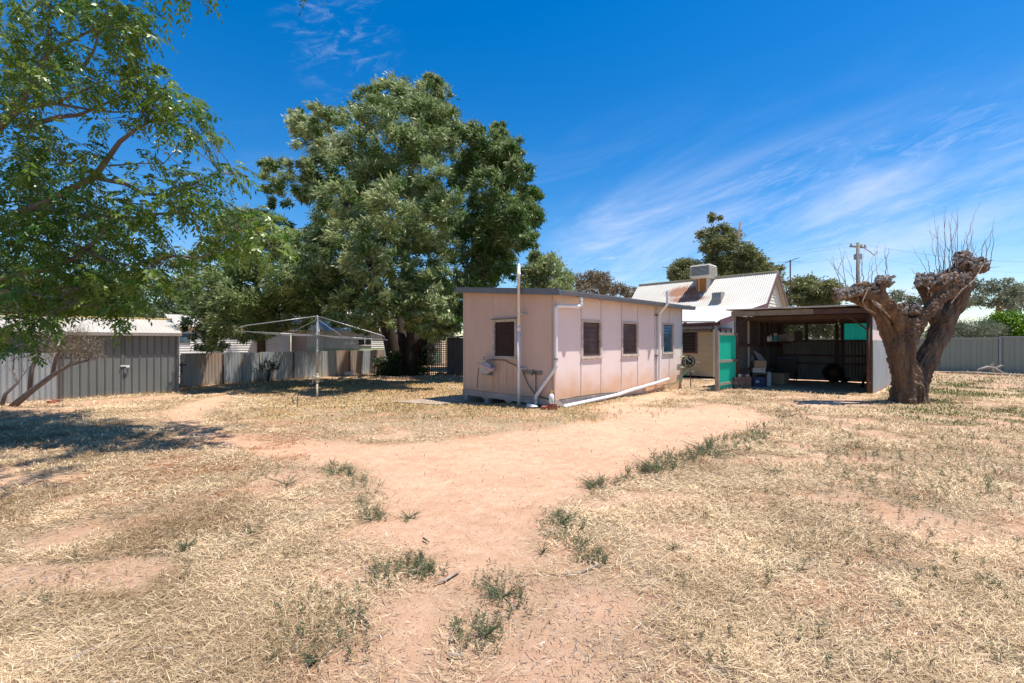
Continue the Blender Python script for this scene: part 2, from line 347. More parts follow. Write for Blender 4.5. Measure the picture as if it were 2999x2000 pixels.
M['greenblade'] = leafmat('green_blade', (.07, .11, .025), (.19, .23, .055), .3, .6)
M['weed'] = leafmat('weed_leaf', (.085, .115, .055), (.25, .25, .13), .3, .6)
M['berry'] = leafmat('fallen_berry', (.22, .055, .015), (.55, .22, .05), .0, .6)
# ------------------------------------------------------------------ ground
TBL = RNG.random((256, 256))
def vn(x, y, s=0):
    x = np.asarray(x, float) + s * 17.3; y = np.asarray(y, float) + s * 31.7
    xi = np.floor(x).astype(int); yi = np.floor(y).astype(int); fx = x - xi; fy = y - yi
    fx = fx * fx * (3 - 2 * fx); fy = fy * fy * (3 - 2 * fy)
    a = TBL[xi & 255, yi & 255]; b = TBL[(xi + 1) & 255, yi & 255]; c = TBL[xi & 255, (yi + 1) & 255]; d = TBL[(xi + 1) & 255, (yi + 1) & 255]
    return (a * (1 - fx) + b * fx) * (1 - fy) + (c * (1 - fx) + d * fx) * fy
def fbm(x, y, s=0, o=4):
    r = 0; a = .5; f = 1.0
    for k in range(o): r = r + a * vn(x * f, y * f, s + k); a *= .5; f *= 2.03
    return r / (1 - .5 ** o)
def topx(x, y):                                         # world ground -> photo px (for mask outlines only)
    return CX + F * x / y, HY + F * CAMZ / y
def inpoly(px, py, poly):
    r = np.zeros(px.shape, bool); n = len(poly); j = n - 1
    for i in range(n):
        xi, yi = poly[i]; xj, yj = poly[j]
        c = ((yi > py) != (yj > py)) & (px < (xj - xi) * (py - yi) / ((yj - yi) + 1e-9) + xi); r ^= c; j = i
    return r
def gpoly(pts): return [tuple(G(x, y)[:2]) for x, y in pts]
PATH = gpoly([(930, 1500), (905, 1430), (960, 1340), (965, 1275), (830, 1262), (775, 1240), (800, 1205), (880, 1185), (868, 1110), (855, 1072), (700, 1062), (560, 1046), (500, 1022), (400, 990),
    (372, 965), (400, 935), (470, 912), (560, 902), (520, 918), (470, 945), (455, 975), (540, 1000), (640, 1008), (760, 1014), (900, 1020), (1000, 1010), (1150, 996), (1270, 984), (1350, 966), (1400, 942), (1480, 935), (1560, 938), (1640, 930),
    (1690, 938), (1760, 956), (1765, 985), (1740, 990), (1560, 1038), (1450, 1085), (1355, 1125), (1262, 1172), (1258, 1210), (1205, 1262), (1335, 1288), (1335, 1318), (1200, 1322), (1105, 1332), (1050, 1392), (1010, 1480)])
PATCH = [gpoly(q) for q in ([(1440, 1215), (1500, 1195), (1570, 1200), (1570, 1235), (1470, 1250), (1430, 1240)],
    [(30, 1250), (190, 1210), (260, 1222), (180, 1252), (60, 1275)], [(700, 1335), (800, 1300), (900, 1320), (850, 1350), (740, 1370)],
    [(1330, 942), (1400, 925), (1530, 898), (1560, 905), (1450, 935), (1390, 948)], [(700, 1480), (860, 1440), (900, 1560), (760, 1568), (560, 1568)],
    [(1740, 1480), (1840, 1470), (1860, 1500), (1780, 1520)], [(1780, 925), (1960, 915), (1990, 928), (1850, 935)])]
xs = np.concatenate([[-1600, -500, -160, -70, -38, -26], np.arange(-20, 31, .1), [36, 50, 90, 200, 600, 1600]])
ys = np.concatenate([[-300, -60, -20, -6, -2], np.arange(.5, 31, .1), [34, 40, 55, 90, 200, 600, 2200]])
XX, YY = np.meshgrid(xs, ys)
def bare_raw(X, Y):
    wx = X + .55 * (fbm(X * 1.1, Y * 1.1, 3) - .5) + .22 * (fbm(X * 5, Y * 5, 5) - .5)
    wy = Y + .55 * (fbm(X * 1.1, Y * 1.1, 7) - .5) + .22 * (fbm(X * 5, Y * 5, 9) - .5)
    m_ = inpoly(wx, wy, PATH)
    for q in PATCH: m_ |= inpoly(wx, wy, q)
    return m_.astype(float)
def blur(a, k):
    c = a.copy()
    for ax in (0, 1):
        t_ = np.zeros_like(c)
        for d in range(-k, k + 1): t_ += np.roll(c, d, ax)
        c = t_ / (2 * k + 1)
    return c
B0 = bare_raw(XX, YY); BARE = .5 * blur(B0, 1) + .5 * blur(B0, 3)
pxx, pyy = topx(XX, np.maximum(YY, .3))
# half-bare trampled zone in the near centre, and dusty ground round the buildings
near = ss(700, 950, pxx) * ss(1650, 1350, pxx) * ss(1290, 1400, pyy) * (YY > 0)
patch = ss(.50, .62, fbm(XX * 1.3, YY * 1.3, 21, 5))
BARE = np.maximum(BARE, near * (.55 + .45 * patch))
BARE = np.maximum(BARE, ss(.60, .70, fbm(XX * 1.1, YY * 1.3, 40, 5)) * .7)
carp = np.array([(7.9, 15.5), (10.9, 13.6), (15, 17.5), (11.5, 20)]); BARE = np.maximum(BARE, inpoly(XX, YY, [tuple(q) for q in carp]) * 1.0)
shedside = inpoly(XX, YY, gpoly([(0, 935), (140, 925), (420, 905), (480, 905), (300, 925), (150, 950), (0, 960)])); BARE = np.maximum(BARE, shedside * .6)
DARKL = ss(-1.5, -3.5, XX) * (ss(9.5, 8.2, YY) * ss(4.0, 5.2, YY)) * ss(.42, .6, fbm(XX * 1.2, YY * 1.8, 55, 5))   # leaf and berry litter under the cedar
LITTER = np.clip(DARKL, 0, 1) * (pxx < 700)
ZZ = gh(XX, YY) + np.where((np.abs(XX) < 35) & (YY > 0) & (YY < 34), .035 * (fbm(XX * .7, YY * .7, 60) - .5) + .022 * (fbm(XX * 4, YY * 4, 61) - .5), 0)
def samp(A, x, y):
    i = np.clip(((np.asarray(y) - .5) / .1).astype(int) + 5, 0, A.shape[0] - 1); j = np.clip(((np.asarray(x) + 20) / .1).astype(int) + 6, 0, A.shape[1] - 1); return A[i, j]
def gz(x, y): return float(samp(ZZ, x, y))
me = bpy.data.meshes.new('ground'); ny, nx = XX.shape
me.vertices.add(nx * ny); me.vertices.foreach_set('co', np.stack([XX, YY, ZZ], -1).ravel())
idx = np.arange(nx * ny).reshape(ny, nx); q = np.stack([idx[:-1, :-1], idx[:-1, 1:], idx[1:, 1:], idx[1:, :-1]], -1).reshape(-1, 4)
me.loops.add(q.size); me.loops.foreach_set('vertex_index', q.ravel()); me.polygons.add(len(q)); me.polygons.foreach_set('loop_start', np.arange(0, q.size, 4))
me.polygons.foreach_set('use_smooth', [True] * len(q)); me.update(); me.validate()
for nm, A in (('bare', BARE), ('litter', LITTER)):
    at = me.attributes.new(nm, 'FLOAT', 'POINT'); at.data.foreach_set('value', A.ravel().astype(np.float32))
gm = bpy.data.materials.new('yard_ground'); gm.use_nodes = True; t = gm.node_tree; N = t.nodes; Lk = t.links; b = N['Principled BSDF']; b.inputs['Roughness'].default_value = .95; b.inputs['Specular IOR Level'].default_value = .15
tcn = N.new('ShaderNodeTexCoord')
def gn(sc, d=6, r=.6, st=(1, 1, 1)):
    mp = N.new('ShaderNodeMapping'); mp.inputs['Scale'].default_value = st; Lk.new(tcn.outputs['Object'], mp.inputs[0])
    n = N.new('ShaderNodeTexNoise'); n.inputs['Scale'].default_value = sc; n.inputs['Detail'].default_value = d; n.inputs['Roughness'].default_value = r; Lk.new(mp.outputs[0], n.inputs['Vector']); return n.outputs['Fac']
def gr(s_, lo, hi):
    n = N.new('ShaderNodeMapRange'); n.inputs['From Min'].default_value = lo; n.inputs['From Max'].default_value = hi; Lk.new(s_, n.inputs['Value']); return n.outputs[0]
def gx(f, a, b_):
    n = N.new('ShaderNodeMix'); n.data_type = 'RGBA'; Lk.new(f, n.inputs[0])
    for i, q_ in ((6, a), (7, b_)):
        if isinstance(q_, tuple): n.inputs[i].default_value = (*q_, 1)
        else: Lk.new(q_, n.inputs[i])
    return n.outputs[2]
def ga(nm): a = N.new('ShaderNodeAttribute'); a.attribute_name = nm; return a.outputs['Fac']
dirt = gx(gr(gn(.9), .35, .65), (.64, .40, .255), (.54, .31, .192))
dirt = gx(gr(gn(7, 8, .7), .45, .75), dirt, (.70, .485, .33))
dirt = gx(gr(gn(2.2, 9, .75, (1, 1.8, 1)), .52, .72), dirt, (.50, .285, .175)); dirt = gx(gr(gn(60, 4, .8), .54, .74), dirt, (.33, .175, .10)); dirt = gx(gr(gn(120, 3, .8), .60, .72), dirt, (.80, .62, .48))
thatch = gx(gr(gn(3.5, 8, .7), .35, .65), (.46, .325, .195), (.24, .155, .095))
thatch = gx(gr(gn(45, 5, .8, (1, 2.2, 1)), .45, .62), thatch, (.60, .48, .30))
thatch = gx(gr(gn(110, 4, .85), .50, .60), thatch, (.15, .10, .07)); thatch = gx(gr(gn(1.6, 8, .75), .48, .62), thatch, (.44, .245, .145))
lit = gx(gr(gn(38, 5, .7), .4, .6), (.16, .075, .04), (.34, .15, .07))
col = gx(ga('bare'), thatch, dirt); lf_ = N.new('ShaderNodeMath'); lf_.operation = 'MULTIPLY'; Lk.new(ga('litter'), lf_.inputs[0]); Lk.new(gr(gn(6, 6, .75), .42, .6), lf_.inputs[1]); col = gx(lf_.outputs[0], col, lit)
Lk.new(col, b.inputs['Base Color'])
bn = N.new('ShaderNodeBump'); bn.inputs['Strength'].default_value = .9; bn.inputs['Distance'].default_value = .04; Lk.new(gn(14, 12, .78), bn.inputs['Height']); Lk.new(bn.outputs[0], b.inputs['Normal'])
me.materials.append(gm); go = bpy.data.objects.new('ground', me); COL.objects.link(go); tag(go, kind='structure')
# ------------------------------------------------------------------ leaf-sized faces in bulk
def quads_obj(name, Pc, D, Sd, L, Wd, tint, mat_, parent=None, bend=None):
    """diamond leaves: base Pc, direction D, side Sd, length L, width Wd"""
    n = len(Pc); L = np.asarray(L).reshape(-1, 1); Wd = np.asarray(Wd).reshape(-1, 1)
    mid = Pc + D * L * .45
    tip = Pc + D * L
    if bend is not None: tip = tip + bend
    v = np.stack([Pc, mid - Sd * Wd / 2, tip, mid + Sd * Wd / 2], 1).reshape(-1, 3)
    if parent is not None: v = v - np.array(root_loc(parent))
    me = bpy.data.meshes.new(name); me.vertices.add(4 * n); me.vertices.foreach_set('co', v.ravel().astype(np.float32))
    me.loops.add(4 * n); me.loops.foreach_set('vertex_index', np.arange(4 * n)); me.polygons.add(n); me.polygons.foreach_set('loop_start', np.arange(0, 4 * n, 4))
    me.update(); at = me.attributes.new('tint', 'FLOAT', 'FACE'); at.data.foreach_set('value', np.clip(tint, 0, 1).astype(np.float32))
    me.materials.append(mat_); o = bpy.data.objects.new(name, me); COL.objects.link(o); o.parent = parent; return o
def nrmz(a): return a / (np.linalg.norm(a, axis=-1, keepdims=True) + 1e-9)
def rdir(n): return nrmz(RNG.normal(size=(n, 3)))
def crown(name, lobes, n, L, Wd, mat_, parent, wind=(0, 0, 0), droop=.5, sub=14, subr=.34, outw=.8, tint0=.35, tintv=.5, topbright=.0, shell=.55):
    """lobes: list of (Vector centre, radius, weight/tint shift). Leaves grow in sprays spread over the lobes."""
    C_ = np.array([tuple(l[0]) for l in lobes]); R_ = np.array([l[1] for l in lobes]); Tn = np.array([l[2] if len(l) > 2 else 0 for l in lobes])
    w = R_ ** 2; w /= w.sum(); ns = sub * len(lobes)
    li = RNG.choice(len(lobes), ns, p=w); d = rdir(ns); rad = R_[li] * (shell + (1.02 - shell) * RNG.random(ns) ** .6)
    sc_ = C_[li] + d * rad[:, None] * np.array([1, 1, .85]); st = RNG.normal(0, .22, ns) + Tn[li]; sd = nrmz(d * outw + np.array(wind) + RNG.normal(0, .35, (ns, 3)))
    k = RNG.integers(0, ns, n); p = sc_[k] + RNG.normal(0, 1, (n, 3)) * (R_[li[k]] * subr)[:, None] * np.array([1, 1, .7])
    D = nrmz(sd[k] + rdir(n) * .75 + np.array([0, 0, -droop]))
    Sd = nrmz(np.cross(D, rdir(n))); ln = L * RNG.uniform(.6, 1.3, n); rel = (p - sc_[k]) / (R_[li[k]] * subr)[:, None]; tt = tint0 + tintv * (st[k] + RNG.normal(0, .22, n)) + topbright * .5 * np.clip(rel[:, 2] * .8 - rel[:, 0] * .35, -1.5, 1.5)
    return quads_obj(name, p, D, Sd, ln, Wd * RNG.uniform(.7, 1.3, n), tt, mat_, parent)
def curve(a, b, sag, n=5, wob=.0):
    a = Vector(a); b = Vector(b); r = []
    for i in range(n + 1):
        t_ = i / n; p = a.lerp(b, t_) + Vector((0, 0, sag * 4 * t_ * (1 - t_)))
        if 0 < i < n and wob: p += Vector([random.uniform(-wob, wob) for _ in range(3)])
        r.append(p)
    return r
def tree(name, label, cat, base, trunks, lobes, n, L, Wd, leaf, bark, group=None, br=1.0, nb=None, **k):
    """trunks: list of (points, r0, r1); limbs run from the nearest trunk point to each lobe"""
    root = thing(name, label, cat, base, group); mb = MB(); nodes = []
    for pts, ra, rb in trunks:
        pts = [Vector(p) for p in pts]; m_ = len(pts)
        mb.tube(pts, [ra + (rb - ra) * i / (m_ - 1) for i in range(m_)], 9)
        for i in range(m_): nodes.append((pts[i], ra + (rb - ra) * i / (m_ - 1)))
        for i in range(m_ - 1): nodes.append((pts[i].lerp(pts[i + 1], .5), ra + (rb - ra) * (i + .5) / (m_ - 1)))
    ls = sorted(lobes, key=lambda l: -l[1])[: (nb or 70)]
    for l in ls:
        c = Vector(l[0]); best = min(nodes, key=lambda q_: (q_[0] - c).length + max(0, q_[0].z - c.z + .3) * 1.5)
        r0 = min(best[1] * .55, .10 * br); pts = curve(best[0], c, .12 * (c - best[0]).length, 5, .06 * l[1] + .05)
        mb.tube(pts, [r0 * (1 - .75 * i / 5) for i in range(6)], 6)
        nodes.append((pts[3], r0 * .5))
        for _ in range(3):
            e = c + Vector([random.gauss(0, 1) for _ in range(3)]).normalized() * l[1] * .9
            mb.tube(curve(pts[3], e, .05, 3, .05), [r0 * .35, r0 * .28, r0 * .2, r0 * .1], 5)
    mb.build('trunk', bark, root, smooth=True)
    crown('crown', lobes, n, L, Wd, leaf, root, **k)
    return root
# ------------------------------------------------------------------ pink outbuilding
C0 = V3(1.03, 11.0, 0)
CRf = Fr(C0, Ed, Rd); LCf = Fr(C0, -Rd, -Ed)             # long lit side, shaded end
LEN, WID = 6.80, 3.50
shed = thing('outbuilding', 'low pink fibro outbuilding with skillion roof and brown louvre windows, beside the sandy path', 'outbuilding', (C0.x, C0.y, 0))
ZB, ZT = .21, 2.83
slope = (3.17 - 2.80) / (WID + .45)
def rt(b_): return 2.80 + slope * (b_ + .28)              # underside of roof at b metres from the long side
def rect(fr, f, a, b_, c, d):                            # zoom px rectangle -> (u0,u1,z0,z1)
    u0, zt = fr.uz(f(a, b_)); u1, _ = fr.uz(f(c, b_)); _, zb = fr.uz(f(a, d)); return min(u0, u1), max(u0, u1), zb, zt
wL = rect(LCf, r4, 410, 628, 645, 998)
W1 = rect(CRf, r5, 380, 510, 603, 942); W2 = rect(CRf, r5, 820, 528, 1003, 915); W3 = rect(CRf, r5, 1268, 547, 1388, 888)
CRf.wall(MB(), 0, LEN, ZB, lambda u: rt(0), [W1, W2, W3], .09).build('side_wall', M['pink'], shed)
streak_stain(M['pink_shaded'], (.50, .26, .10), tuple(-Rd), wL[0] - .02, wL[1] + .02, .25, 1.25, .8, 16)
low_stain(M['pink_shaded'], (.56, .34, .22), .2, .45, strength=.6)
mb = MB(); Fr(LCf.O, LCf.U, LCf.N).wall(mb, .012, WID, ZB, lambda u: rt(u), [wL], .09); mb.build('end_wall', M['pink_shaded'], shed)
mb = MB(); Fr(C0 + Ed * LEN, -Rd, Ed).wall(mb, .012, WID, ZB, lambda u: rt(u)); Fr(C0 - Rd * WID, Ed, -Rd).wall(mb, .1, LEN - .1, ZB, lambda u: rt(WID)); mb.build('rear_wall', M['pink_shaded'], shed)
mb = MB(); CRf.box(mb, .1, LEN - .1, -WID + .1, -.1, ZB - .05, ZB); mb.build('floor_deck', M['brownwood'], shed)
mb = MB(); LCf.box(mb, -.02, WID + .03, -.10, .035, .045, ZB - .005); mb.build('base_beam', M['beam'], shed)
mb = MB(); CRf.box(mb, -.035, 4.3, -.10, .03, .04, ZB - .006); mb.build('base_beam', M['beam'], shed)
for u_ in (.3, 1.6, 2.5, 3.42):
    q_ = LCf.p(u_, -.08, 0); g = gz(q_.x, q_.y); mb = MB(); LCf.box(mb, u_ - .07, u_ + .07, -.16, .0, g - .05, .045); LCf.box(mb, u_ - .13, u_ + .13, -.18, .02, .0, .043); mb.build('pier', M['beam'], shed)
mb = MB(); CRf.box(mb, 4.1, LEN, -.08, -.005, -.02, ZB - .01); mb.build('skirting', M['pink'], shed)
# corner stops and cover strips
def strip(fr, px, f, y0, y1, w=.045, m_='strip'):
    u, z0 = fr.uz(f(px, y1)); _, z1 = fr.uz(f(px, y0)); mb = MB(); fr.box(mb, u - w / 2, u + w / 2, .001, .012, z0, min(z1, rt(max(0, u if fr is LCf else 0)) - .03)); mb.build('cover_strip', M[m_], shed)
for px_, a_, b_ in ((380, 250, 508), (380, 944, 1345), (598, 270, 510), (598, 944, 1312), (820, 290, 527), (820, 917, 1278), (998, 295, 527), (998, 917, 1250), (1182, 330, 1205), (1200, 330, 1203), (1343, 350, 545), (1343, 890, 1245)):
    strip(CRf, px_, r5, a_, b_, .03)
for px_, a_, b_ in ((412, 340, 626), (420, 1000, 1338), (640, 340, 626), (645, 1000, 1350)): strip(LCf, px_, r4, a_, b_, .03, 'pink_shaded')
mb = MB(); CRf.box(mb, -.012, .05, .001, .016, ZB, rt(0) - .02); LCf.box(mb, -.014, .05, .002, .016, ZB, rt(0) - .02); mb.build('corner_trim', M['pink_shaded'], shed)
mb = MB(); CRf.box(mb, LEN - .05, LEN + .02, .001, .016, ZB, rt(0) - .02); mb.build('corner_trim', M['strip'], shed)
mb = MB(); LCf.box(mb, WID - .05, WID + .02, .002, .016, ZB, rt(WID) - .02); mb.build('corner_trim', M['pink_shaded'], shed)
def window(fr, r, parent, fm, gm_, nl, fw=.07, sill=True, backing=True, tilt=.02):
    u0, u1, z0, z1 = r; mb = MB()
    for a_, b_, c_, d_ in ((u0 - .01, u0 + fw, z0, z1), (u1 - fw, u1 + .01, z0, z1), (u0 + fw, u1 - fw, z1 - fw * .8, z1 + .01), (u0 + fw, u1 - fw, z0 - .01, z0 + fw)):
        fr.box(mb, a_, b_, -.07, .022, c_, d_)
    w = mb.build('window', fm, parent)
    if sill: mb = MB(); fr.box(mb, u0 - .03, u1 + .03, .0225, .045, z0 + .005, z0 + .035); mb.build('sill', fm, w)
    a_, b_, c_, d_ = u0 + fw + .003, u1 - fw - .003, z0 + fw + .003, z1 - fw * .8 - .003
    h = (d_ - c_) / nl; mb = MB()
    for i in range(nl):
        zz = c_ + i * h
        mb.hexa([fr.p(a_, -.045 + tilt, zz), fr.p(b_, -.045 + tilt, zz), fr.p(b_, -.041 + tilt, zz), fr.p(a_, -.041 + tilt, zz),
                 fr.p(a_, -.050, zz + h * 1.04), fr.p(b_, -.050, zz + h * 1.04), fr.p(b_, -.046, zz + h * 1.04), fr.p(a_, -.046, zz + h * 1.04)])
    mb.build('louvre_pane', gm_, w)
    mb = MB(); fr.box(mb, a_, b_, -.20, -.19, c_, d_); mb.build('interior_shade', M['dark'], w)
    return w
window(LCf, wL, shed, M['weatherwood'], M['louvre'], 6)
mb = MB(); LCf.box(mb, wL[0] - .03, wL[1] + .03, .0, .07, wL[3] + .012, wL[3] + .03); mb.build('window_flashing', M['greymetal'], shed)
for w_ in (W1, W2):
    ww = window(CRf, w_, shed, M['weatherwood'], M['louvre_dusty'], 7)
    mb = MB(); CRf.box(mb, w_[1] - .135, w_[1] - .11, -.024, -.016, w_[2] + .075, w_[3] - .06); mb.build('screen_stile', M['brownwood'], ww)
window(CRf, W3, shed, M['weatherwood'], M['clearlouvre'], 9, .055, tilt=.03)
# roof, fascias, gutter
EO = .27                                                  # eave offset of the gutter
def rp(a_, b_, dz): return CRf.p(a_, -b_, rt(b_) + dz)
mb = MB(); mb.hexa([rp(-.12, -.26, 0), rp(LEN + .12, -.26, 0), rp(LEN + .12, WID + .17, 0), rp(-.12, WID + .17, 0), rp(-.12, -.26, .03), rp(LEN + .12, -.26, .03), rp(LEN + .12, WID + .17, .03), rp(-.12, WID + .17, .03)]); mb.build('roof', M['greymetal'], shed)
for a_ in (-.16, LEN + .12):
    mb = MB(); mb.hexa([rp(a_, -.26, -.10), rp(a_ + .04, -.26, -.10), rp(a_ + .04, WID + .2, -.10), rp(a_, WID + .2, -.10), rp(a_, -.26, .055), rp(a_ + .04, -.26, .055), rp(a_ + .04, WID + .2, .055), rp(a_, WID + .2, .055)]); mb.build('fascia', M['greymetal'], shed)
mb = MB()
zt = rt(-.27); prof = [(0, 0), (0, -.1), (.06, -.115), (.115, -.10), (.13, -.02), (.13, .005), (.118, .005), (.118, -.015), (.105, -.09), (.06, -.105), (.012, -.09), (.012, 0)]
b0 = len(mb.v)
for a_ in (-.15, LEN + .25):
    for n_, z_ in prof: mb.v.append(tuple(CRf.p(a_, EO - .01 + n_, zt + z_ + .01)))
k_ = len(prof)
for i in range(k_): j = (i + 1) % k_; mb.f.append((i, j, k_ + j, k_ + i))
mb.f.append(tuple(range(k_))); mb.f.append(tuple(range(2 * k_ - 1, k_ - 1, -1))); mb.build('gutter', M['greymetal'], shed)
for i in range(1, 6):
    a_ = i * LEN / 6 + .12; mb = MB(); CRf.box(mb, a_, a_ + .03, EO + .112, EO + .124, zt - .09, zt + .018); mb.build('gutter_strap', M['greymetal'], shed)
for px_ in (95, 380, 622, 840, 1033, 1210, 1360, 1500):
    u, _ = CRf.uz(r5(px_, 260), .1); mb = MB(); u = min(max(u, .02), LEN - .05)
    CRf.box(mb, u - .06, u + .06, .003, .22, rt(0) - .105, rt(-.2) - .002, rt(-.2) - .002); mb.build('rafter_end', M['weatherwood'], shed)
# pipes
def pl(fr, f, pts, n): return [fr.p(*(lambda q_: (q_[0], n, q_[1]))(fr.uz(f(a_, b_), n))) for a_, b_ in pts]
def pipe(name, pts, r, m_, parent, joints=True):
    mb = MB()
    full = []
    for i, p in enumerate(pts):
        if 0 < i < len(pts) - 1:
            d0 = (pts[i - 1] - p).normalized(); d1 = (pts[i + 1] - p).normalized(); full += [p + d0 * r * .9, p + (d0 + d1) * r * .3, p + d1 * r * .9]
        else: full.append(p)
    mb.tube(full, r, 12)
    if joints:
        for p, q_ in zip(pts, pts[1:]):
            d = (q_ - p).normalized()
            mb.tube([p + d * r * 1.0, p + d * r * 3.0], r * 1.14, 12); mb.tube([q_ - d * r * 3.0, q_ - d * r * 1.0], r * 1.14, 12)
    return mb.build(name, m_, parent, smooth=False)
vp = pl(LCf, r4, [(655, 85), (657, 560), (665, 1478)], .22)
vp[0].z = CAMZ - (r4(655, 85)[1] - HY) / F * vp[0].y
mb = MB(); x0 = vp[2]; mb.tube([Vector((x0.x, x0.y, z)) for z in (gz(x0.x, x0.y) - .02, 1.9)], .042, 12); mb.tube([Vector((x0.x, x0.y, z)) for z in (1.88, 1.99)], .047, 12)
mb.tube([Vector((x0.x, x0.y, z)) for z in (1.98, 3.28, 3.28, 3.36, 3.36, vp[0].z, vp[0].z + .03)], [.036, .036, .047, .047, .036, .036, .01], 12); mb.build('vent_pipe', M['pvc'], shed, smooth=True)
for y_ in (572, 1098):
    u, z = LCf.uz(r4(700, y_), .06); mb = MB(); u0_, _ = LCf.uz(r4(655, y_), .22); u1_, _ = LCf.uz(r4(748, y_), .02)
    LCf.box(mb, min(u0_, u1_), max(u0_, u1_), .0, .055, z - .018, z + .018); LCf.box(mb, u0_ - .05, u0_ + .05, .055, .27, z - .02, z + .02); mb.build('pipe_bracket', M['strip'], shed)
# downpipe at the near corner
top = CRf.p(.62, EO + .05, zt - .1); p1 = CRf.p(.62, EO + .05, 2.48); p2 = CRf.p(-.02, .06, 2.46); p3 = CRf.p(-.02, .06, .98)
q4 = LCf.p(*(lambda q_: (q_[0], .10, q_[1]))(LCf.uz(r4(832, 1368), .10))); q5 = q4 + Vector((0, 0, -.20))
pipe('downpipe', [top, p1, p2, p3, q4, q5], .042, M['pvc'], shed)
mb = MB(); p_ = CRf.p(-.02, .06, 1.16); mb.tube([p_, p_ + Z * .05], .052, 12); mb.build('pipe_clip', M['steel'], shed)
# vent pipe on the long side and waste pipe
vv = pl(CRf, r5, [(1237, 1185), (1237, 445)], .09); aa = pl(CRf, r5, [(1325, 335)], EO + .19)[0]; tt = aa.copy(); tt.z = CAMZ - (r5(1325, 198)[1] - HY) / F * tt.y
pipe('vent_pipe', [vv[0], Vector((vv[0].x, vv[0].y, vv[1].z)), aa, tt], .04, M['pvc'], shed)
for y_ in (458, 903):
    _, z = CRf.uz(r5(1225, y_), .09); u_, _ = CRf.uz(r5(1237, y_), .09); mb = MB(); CRf.box(mb, u_ - .15, u_ + .05, .0, .05, z - .015, z + .015); mb.build('pipe_bracket', M['rustiron'], shed)
wp = pl(CRf, r5, [(1335, 1157), (1237, 1190), (940, 1275), (780, 1330), (270, 1443), (185, 1465)], .10)
pipe('waste_pipe', wp, .046, M['pvc'], shed)
# tap on its timber plate and riser
mb = MB(); u0_, z_ = LCf.uz(r4(722, 1132)); u1_, _ = LCf.uz(r4(896, 1132)); LCf.box(mb, min(u0_, u1_), max(u0_, u1_), .001, .03, z_ - .05, z_ + .05); tp = mb.build('tap_board', M['greywood'], shed)
uu, zz_ = LCf.uz(r4(845, 1140)); mb = MB(); mb.tube([LCf.p(uu, .05, 0), LCf.p(uu, .05, zz_)], .012, 8); ut, _ = LCf.uz(r4(825, 1140)); mb.tube([LCf.p(uu, .05, zz_), LCf.p(ut, .07, zz_), LCf.p(ut, .11, zz_ - .02), LCf.p(ut, .12, zz_ - .07)], .014, 8)
mb.tube([LCf.p(ut, .07, zz_), LCf.p(ut, .07, zz_ + .07)], .008, 6); mb.tube([LCf.p(ut - .03, .07, zz_ + .07), LCf.p(ut + .03, .07, zz_ + .07)], .008, 6); mb.build('tap', M['rustiron'], tp)
# concrete pad
# hose reel by the window (shaded end)
hc_u, hc_z = LCf.uz(r4(345, 1095), .22); hc = LCf.p(hc_u, .22, hc_z)
hr = thing('hose_reel', 'faded pink and grey hose reel with cream tub on the shaded end wall', 'hose reel', hc)
sc_ = .0033
def HL(a_, b_, n_): u, z = LCf.uz(r4(a_, b_), n_); return LCf.p(u, n_, z)
ax = (LCf.N * .8 + LCf.U * -.6).normalized()
def torus(mb, c, ax_, R, r, n=24, m_=8, sy=1.0):
    c = Vector(c); ax_ = ax_.normalized(); x = ax_.orthogonal().normalized(); y = ax_.cross(x)
    pts = [c + (x * math.cos(2 * math.pi * i / n) + y * math.sin(2 * math.pi * i / n)) * R for i in range(n + 1)]
    return mb.tube(pts, r, m_, cap=False)
mb = MB(); mb.lathe(hc + ax * .05, [(.02, -.01), (.155, -.01), (.16, 0), (.155, .015), (.05, .02), (.03, .04), (.02, .04)], 24, ax); mb.build('drum_flange', M['greyplastic'], hr)
mb = MB(); mb.lathe(hc - ax * .14, [(.02, -.01), (.155, -.01), (.16, 0), (.155, .012), (.02, .012)], 24, ax); mb.build('drum_flange', M['greyplastic'], hr)
mb = MB(); [torus(mb, hc + ax * (-.11 + .028 * i), ax, .12 + .012 * (i % 2), .014, 24, 6) for i in range(6)]; mb.lathe(hc - ax * .13, [(.10, 0), (.10, .17)], 20, ax)
e0 = HL(270, 1095, .2); e1 = HL(258, 1285, .12); mb.tube(curve(e0, e1, .01, 5), .010, 8); mb.build('wound_hose', M['hose'], hr)
mb = MB(); mb.tube([HL(248, 1062, .36), HL(262, 1050, .40), HL(300, 1062, .42), HL(350, 1085, .44), HL(400, 1112, .42), HL(420, 1100, .34), HL(428, 1075, .25)], [.02, .028, .03, .032, .04, .024, .012], 10); mb.build('handle', M['fadedpink'], hr, smooth=True)
mb = MB(); c_ = HL(318, 1030, .2); mb.lathe(c_ + Z * -.03, [(.09, 0), (.115, .01), (.125, .07), (.13, .078), (.11, .075)], 20); mb.build('cream_tub', M['creamplastic'], hr)
mb = MB()
for y_ in (1118, 1158):
    u0_, z_ = LCf.uz(r4(330, y_)); u1_, _ = LCf.uz(r4(425, y_)); LCf.box(mb, min(u0_, u1_) - .0, max(u0_, u1_), .0, .16, z_ - .022, z_ + .022)
mb.build('bracket', M['weatherwood'], hr)
mb = MB(); mb.tube([HL(326, 1010, .2), HL(326, 985, .2)], .016, 8); mb.lathe(HL(326, 988, .2), [(.01, 0), (.035, .0), (.035, .02), (.01, .022)], 10); mb.build('hose_fitting', M['steel'], hr)
hs_ = MB(); pts = [HL(a_, b_, .05) for a_, b_ in ((345, 1015), (420, 1014), (530, 1016), (560, 1038), (640, 1070), (690, 1090), (720, 1170), (760, 1260), (820, 1345), (900, 1385), (1000, 1408))]
